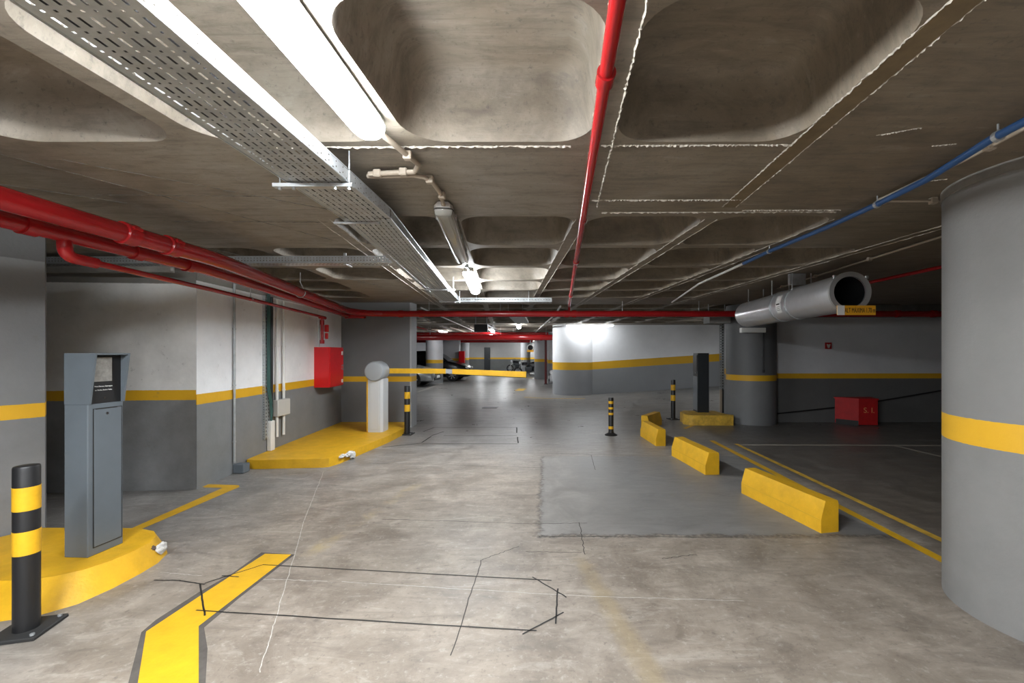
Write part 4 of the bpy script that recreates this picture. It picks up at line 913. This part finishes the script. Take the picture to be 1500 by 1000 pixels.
for i, (x0, x1, ya_, yb_, m, lb) in enumerate(((-4.4, -4.9, 9.3, 30, M_red, 'red pipe running away left of the aisle'), (-1.9, -2.4, 13.5, 34, M_galv, 'galvanised pipe running away over the aisle'), (-3.4, -4.0, 15, 34, M_beige, 'cream pipe running away over the left bays'))):
    t = thing('ceiling_pipe', lb, 'pipe', (x0, ya_, 2.4)); b_ = NB(); add_tube(b_, [(x0, ya_, 2.41), (x1, yb_, 2.41)], .03, 10); mk('pipe_run', b_, m, t, 50)
    each_rod('pipe_hanger', [((x0 + (x1 - x0) * f, ya_ + (yb_ - ya_) * f, 2.41), (x0 + (x1 - x0) * f, ya_ + (yb_ - ya_) * f, H)) for f in (.1, .35, .6, .85)], M_galv_dark, t, .008)
# ------------------------------------------------------------------ vehicles
M_glass = mat('car_glass', (.012, .014, .016), .06, spec=.8)
M_tyre = mat('tyre_rubber', (.012, .012, .012), .8)
M_rim = mat('alloy_rim', (.5, .5, .52), .3, .8)
M_head = mat('headlight_glass', (.75, .76, .78), .1, .3)
def car(label, paint_m, loc, rz, suv=False):
    """front at x = 0, body runs to -x"""
    t = thing('car', label, 'car'); L_ = 4.3; W = .88; hb = .12 if suv else 0
    # stations: x, bottom, belt, half width at bottom/belt
    st = [(-.00, .30, .52, .62, .60), (-.06, .24, .66, .74, .70), (-.30, .22, .78, .82, .76), (-.80, .22, .88, .86, .80), (-1.15, .22, .95, .87, .82),
          (-1.9, .22, .97, .88, .84), (-2.8, .22, .98, .88, .84), (-3.5, .22, 1.0, .87, .82), (-4.0, .24, .98, .84, .78), (-4.25, .30, .90, .78, .70), (-4.3, .40, .75, .70, .62)]
    b_ = NB(); rg = []
    for x, zb_, zt, w0, w1 in st:
        zt += hb * (1 if zt > .8 else .5)
        zm = (zb_ + zt) / 2
        half = [(w0 * .86, zb_), (w0, zb_ + .06), (w0 * 1.01, zm), (w1 * 1.02, zt - .07), (w1 * .94, zt)]
        rg.append([(x, y, z) for y, z in half] + [(x, -y, z) for y, z in reversed(half)])
    loft(b_, rg); mk('body', b_, paint_m, t, 40)
    b_ = NB(); rg = []
    for x, zt, w1 in ((-1.12, .93, .74), (-1.55, 1.24, .66), (-1.85, 1.38, .60), (-2.3, 1.44, .58), (-3.0, 1.42, .58), (-3.55, 1.30, .60), (-4.05, .98, .70)):
        zt += hb * 1.3; zb_ = .93 + hb
        rg.append([(x, w1 + .08, zb_), (x, w1, max(zt, zb_ + .01)), (x, -w1, max(zt, zb_ + .01)), (x, -w1 - .08, zb_)])
    loft(b_, rg); mk('windows', b_, M_glass, t, 30, label='dark glass')
    b_ = NB(); z = 1.385 + hb * 1.3
    A = [(-1.85, -.57, z - .005), (-1.85, .57, z - .005), (-2.3, .57, z + .06), (-3.0, .57, z + .04), (-3.5, .55, z - .06), (-3.5, -.55, z - .06), (-3.0, -.57, z + .04), (-2.3, -.57, z + .06)]
    loft(b_, [[(p[0], p[1], p[2]) for p in A], [(p[0], p[1], p[2] + .025) for p in A]]); mk('roof', b_, paint_m, t, 30)
    for x in (-.85, -3.45):
        for s in (-1, 1):
            wq = NB(); rg = [[(x + r * math.cos(2 * PI * k / 24), s * y, .33 + r * math.sin(2 * PI * k / 24)) for k in range(24)] for y, r in ((.66, .20), (.66, .32), (.69, .335), (.86, .335), (.89, .32), (.89, .22))]
            loft(wq, rg); o = mk('wheel', wq, M_tyre, t, 50)
            wq = NB(); add_cyl(wq, (x, s * .885, .33), (x, s * .895, .33), .045, 12)
            for k in range(7):
                a = 2 * PI * k / 7; vs = [wq.verts.new((x + r * math.cos(a + da), s * .898, .33 + r * math.sin(a + da))) for r, da in ((.03, -.6), (.21, -.14), (.21, .14), (.03, .6))]; wq.faces.new(vs)
            mk('rim', wq, M_rim, o)
    for s in (-1, 1):
        b_ = NB(); add_box(b_, (-.13, s * .60, .66 + hb * .4), (.20, .24, .11), rz=-s * .35, bevel=.03, seg=2); mk('headlight', b_, M_head, t, 40)
        b_ = NB(); add_box(b_, (-1.45, s * .98, 1.0 + hb), (.10, .18, .12), bevel=.03, seg=2); mk('wing_mirror', b_, paint_m, t, 40)
    b_ = NB(); add_box(b_, (.0, 0, .58), (.05, .62, .14), bevel=.01); mk('grille', b_, M_black, t)
    b_ = NB(); add_box(b_, (.01, 0, .34), (.06, 1.1, .12), bevel=.02); mk('bumper_intake', b_, M_black, t)
    b_ = NB(); add_box(b_, (.045, 0, .43), (.02, .5, .11)); mk('number_plate', b_, M_whitep, t)
    t.location = loc; t.rotation_euler = (0, 0, rz); return t
Mc = lambda n, c, me=.3: mat(n, c, .25, me)
car('silver grey car parked left of the aisle, its nose past the wall end', Mc('silver_car_paint', (.30, .31, .31), .6), (-5.0, 19.6, 0), 0)
car('black car with bright front wheel parked behind the left round column', Mc('black_car_paint', (.010, .011, .013)), (-4.15, 23.6, 0), 0, True)
car('black car parked in the far right bay between columns', Mc('black_car_paint', (.010, .011, .013)), (-1.4, 30.3, 0), PI, True)
car('light silver car nosing out beside the white rounded column', Mc('light_car_paint', (.55, .56, .57), .4), (.16, 18.9, 0), PI)
def motorbike(label, loc, rz):
    t = thing('motorcycle', label, 'motorcycle')
    for x in (-.68, .68):
        b_ = NB(); n = 24; rg = []
        for k in range(n):
            a = 2 * PI * k / n; c = Vector((math.cos(a), 0, math.sin(a)))
            rg.append([Vector((x, 0, .30)) + c * (.25 + .05 * math.cos(q)) + Vector((0, .055 * math.sin(q), 0)) for q in [2 * PI * j / 8 for j in range(8)]])
        R = [[b_.verts.new(p) for p in r] for r in rg]
        for i in range(n):
            for j in range(8): b_.faces.new((R[i][j], R[(i + 1) % n][j], R[(i + 1) % n][(j + 1) % 8], R[i][(j + 1) % 8]))
        o = mk('wheel', b_, M_tyre, t, 60)
        b_ = NB(); add_cyl(b_, (x, -.03, .30), (x, .03, .30), .05, 12)
        for k in range(6):
            a = PI * k / 3; add_cyl(b_, (x, 0, .30), (x + .22 * math.cos(a), 0, .30 + .22 * math.sin(a)), .010, 6)
        mk('rim', b_, M_rim, o)
    b_ = NB(); add_box(b_, (0, 0, .45), (.45, .28, .34), bevel=.06, seg=2); mk('engine', b_, M_mdark, t, 40)
    b_ = NB(); loft(b_, [[(x, y * w_, z + dz) for y, dz in ((-.14, 0), (-.12, .12), (0, .17), (.12, .12), (.14, 0), (0, -.03))] for x, w_, z in ((.42, .5, .74), (.25, 1.1, .74), (0, 1.1, .72), (-.12, .7, .72))]); mk('fuel_tank', b_, Mc('black_car_paint', (.01, .01, .01)), t, 40)
    b_ = NB(); loft(b_, [[(x, y, z + dz) for y, dz in ((-.12, 0), (-.10, .07), (.10, .07), (.12, 0))] for x, z in ((-.10, .74), (-.45, .74), (-.75, .84), (-.85, .86))]); mk('seat', b_, M_blackm, t, 40)
    b_ = NB()
    for s in (-1, 1): add_cyl(b_, (.68, s * .09, .30), (.44, s * .09, .95), .022, 8)
    mk('fork', b_, M_chrome, t, 40)
    b_ = NB(); add_tube(b_, [(.36, -.38, 1.02), (.44, -.15, 1.04), (.46, 0, 1.0), (.44, .15, 1.04), (.36, .38, 1.02)], .016, 8); mk('handlebar', b_, M_black, t, 40)
    b_ = NB(); add_cyl(b_, (.48, 0, .88), (.60, 0, .86), .09, 16); mk('headlight', b_, M_head, t, 40)
    b_ = NB(); add_tube(b_, [(.2, -.16, .38), (-.1, -.18, .24), (-.75, -.19, .32)], .04, 10); mk('exhaust', b_, M_chrome, t, 40)
    b_ = NB(); add_cyl(b_, (-.68, .06, .30), (.0, .08, .36), .03, 8); mk('swing_arm', b_, M_mdark, t, 40)
    b_ = NB(); add_cyl(b_, (-.05, .15, .30), (-.10, .30, .012), .012, 6); mk('side_stand', b_, M_mdark, t)
    t.location = loc; t.rotation_euler = (0, 0, rz); return t
motorbike('motorcycle with round headlight beside the far black car', (-1.15, 27.6, 0), PI * 1.02)
motorbike('motorcycle parked beyond the slim far right column', (-2.2, 33.5, 0), PI * .9)
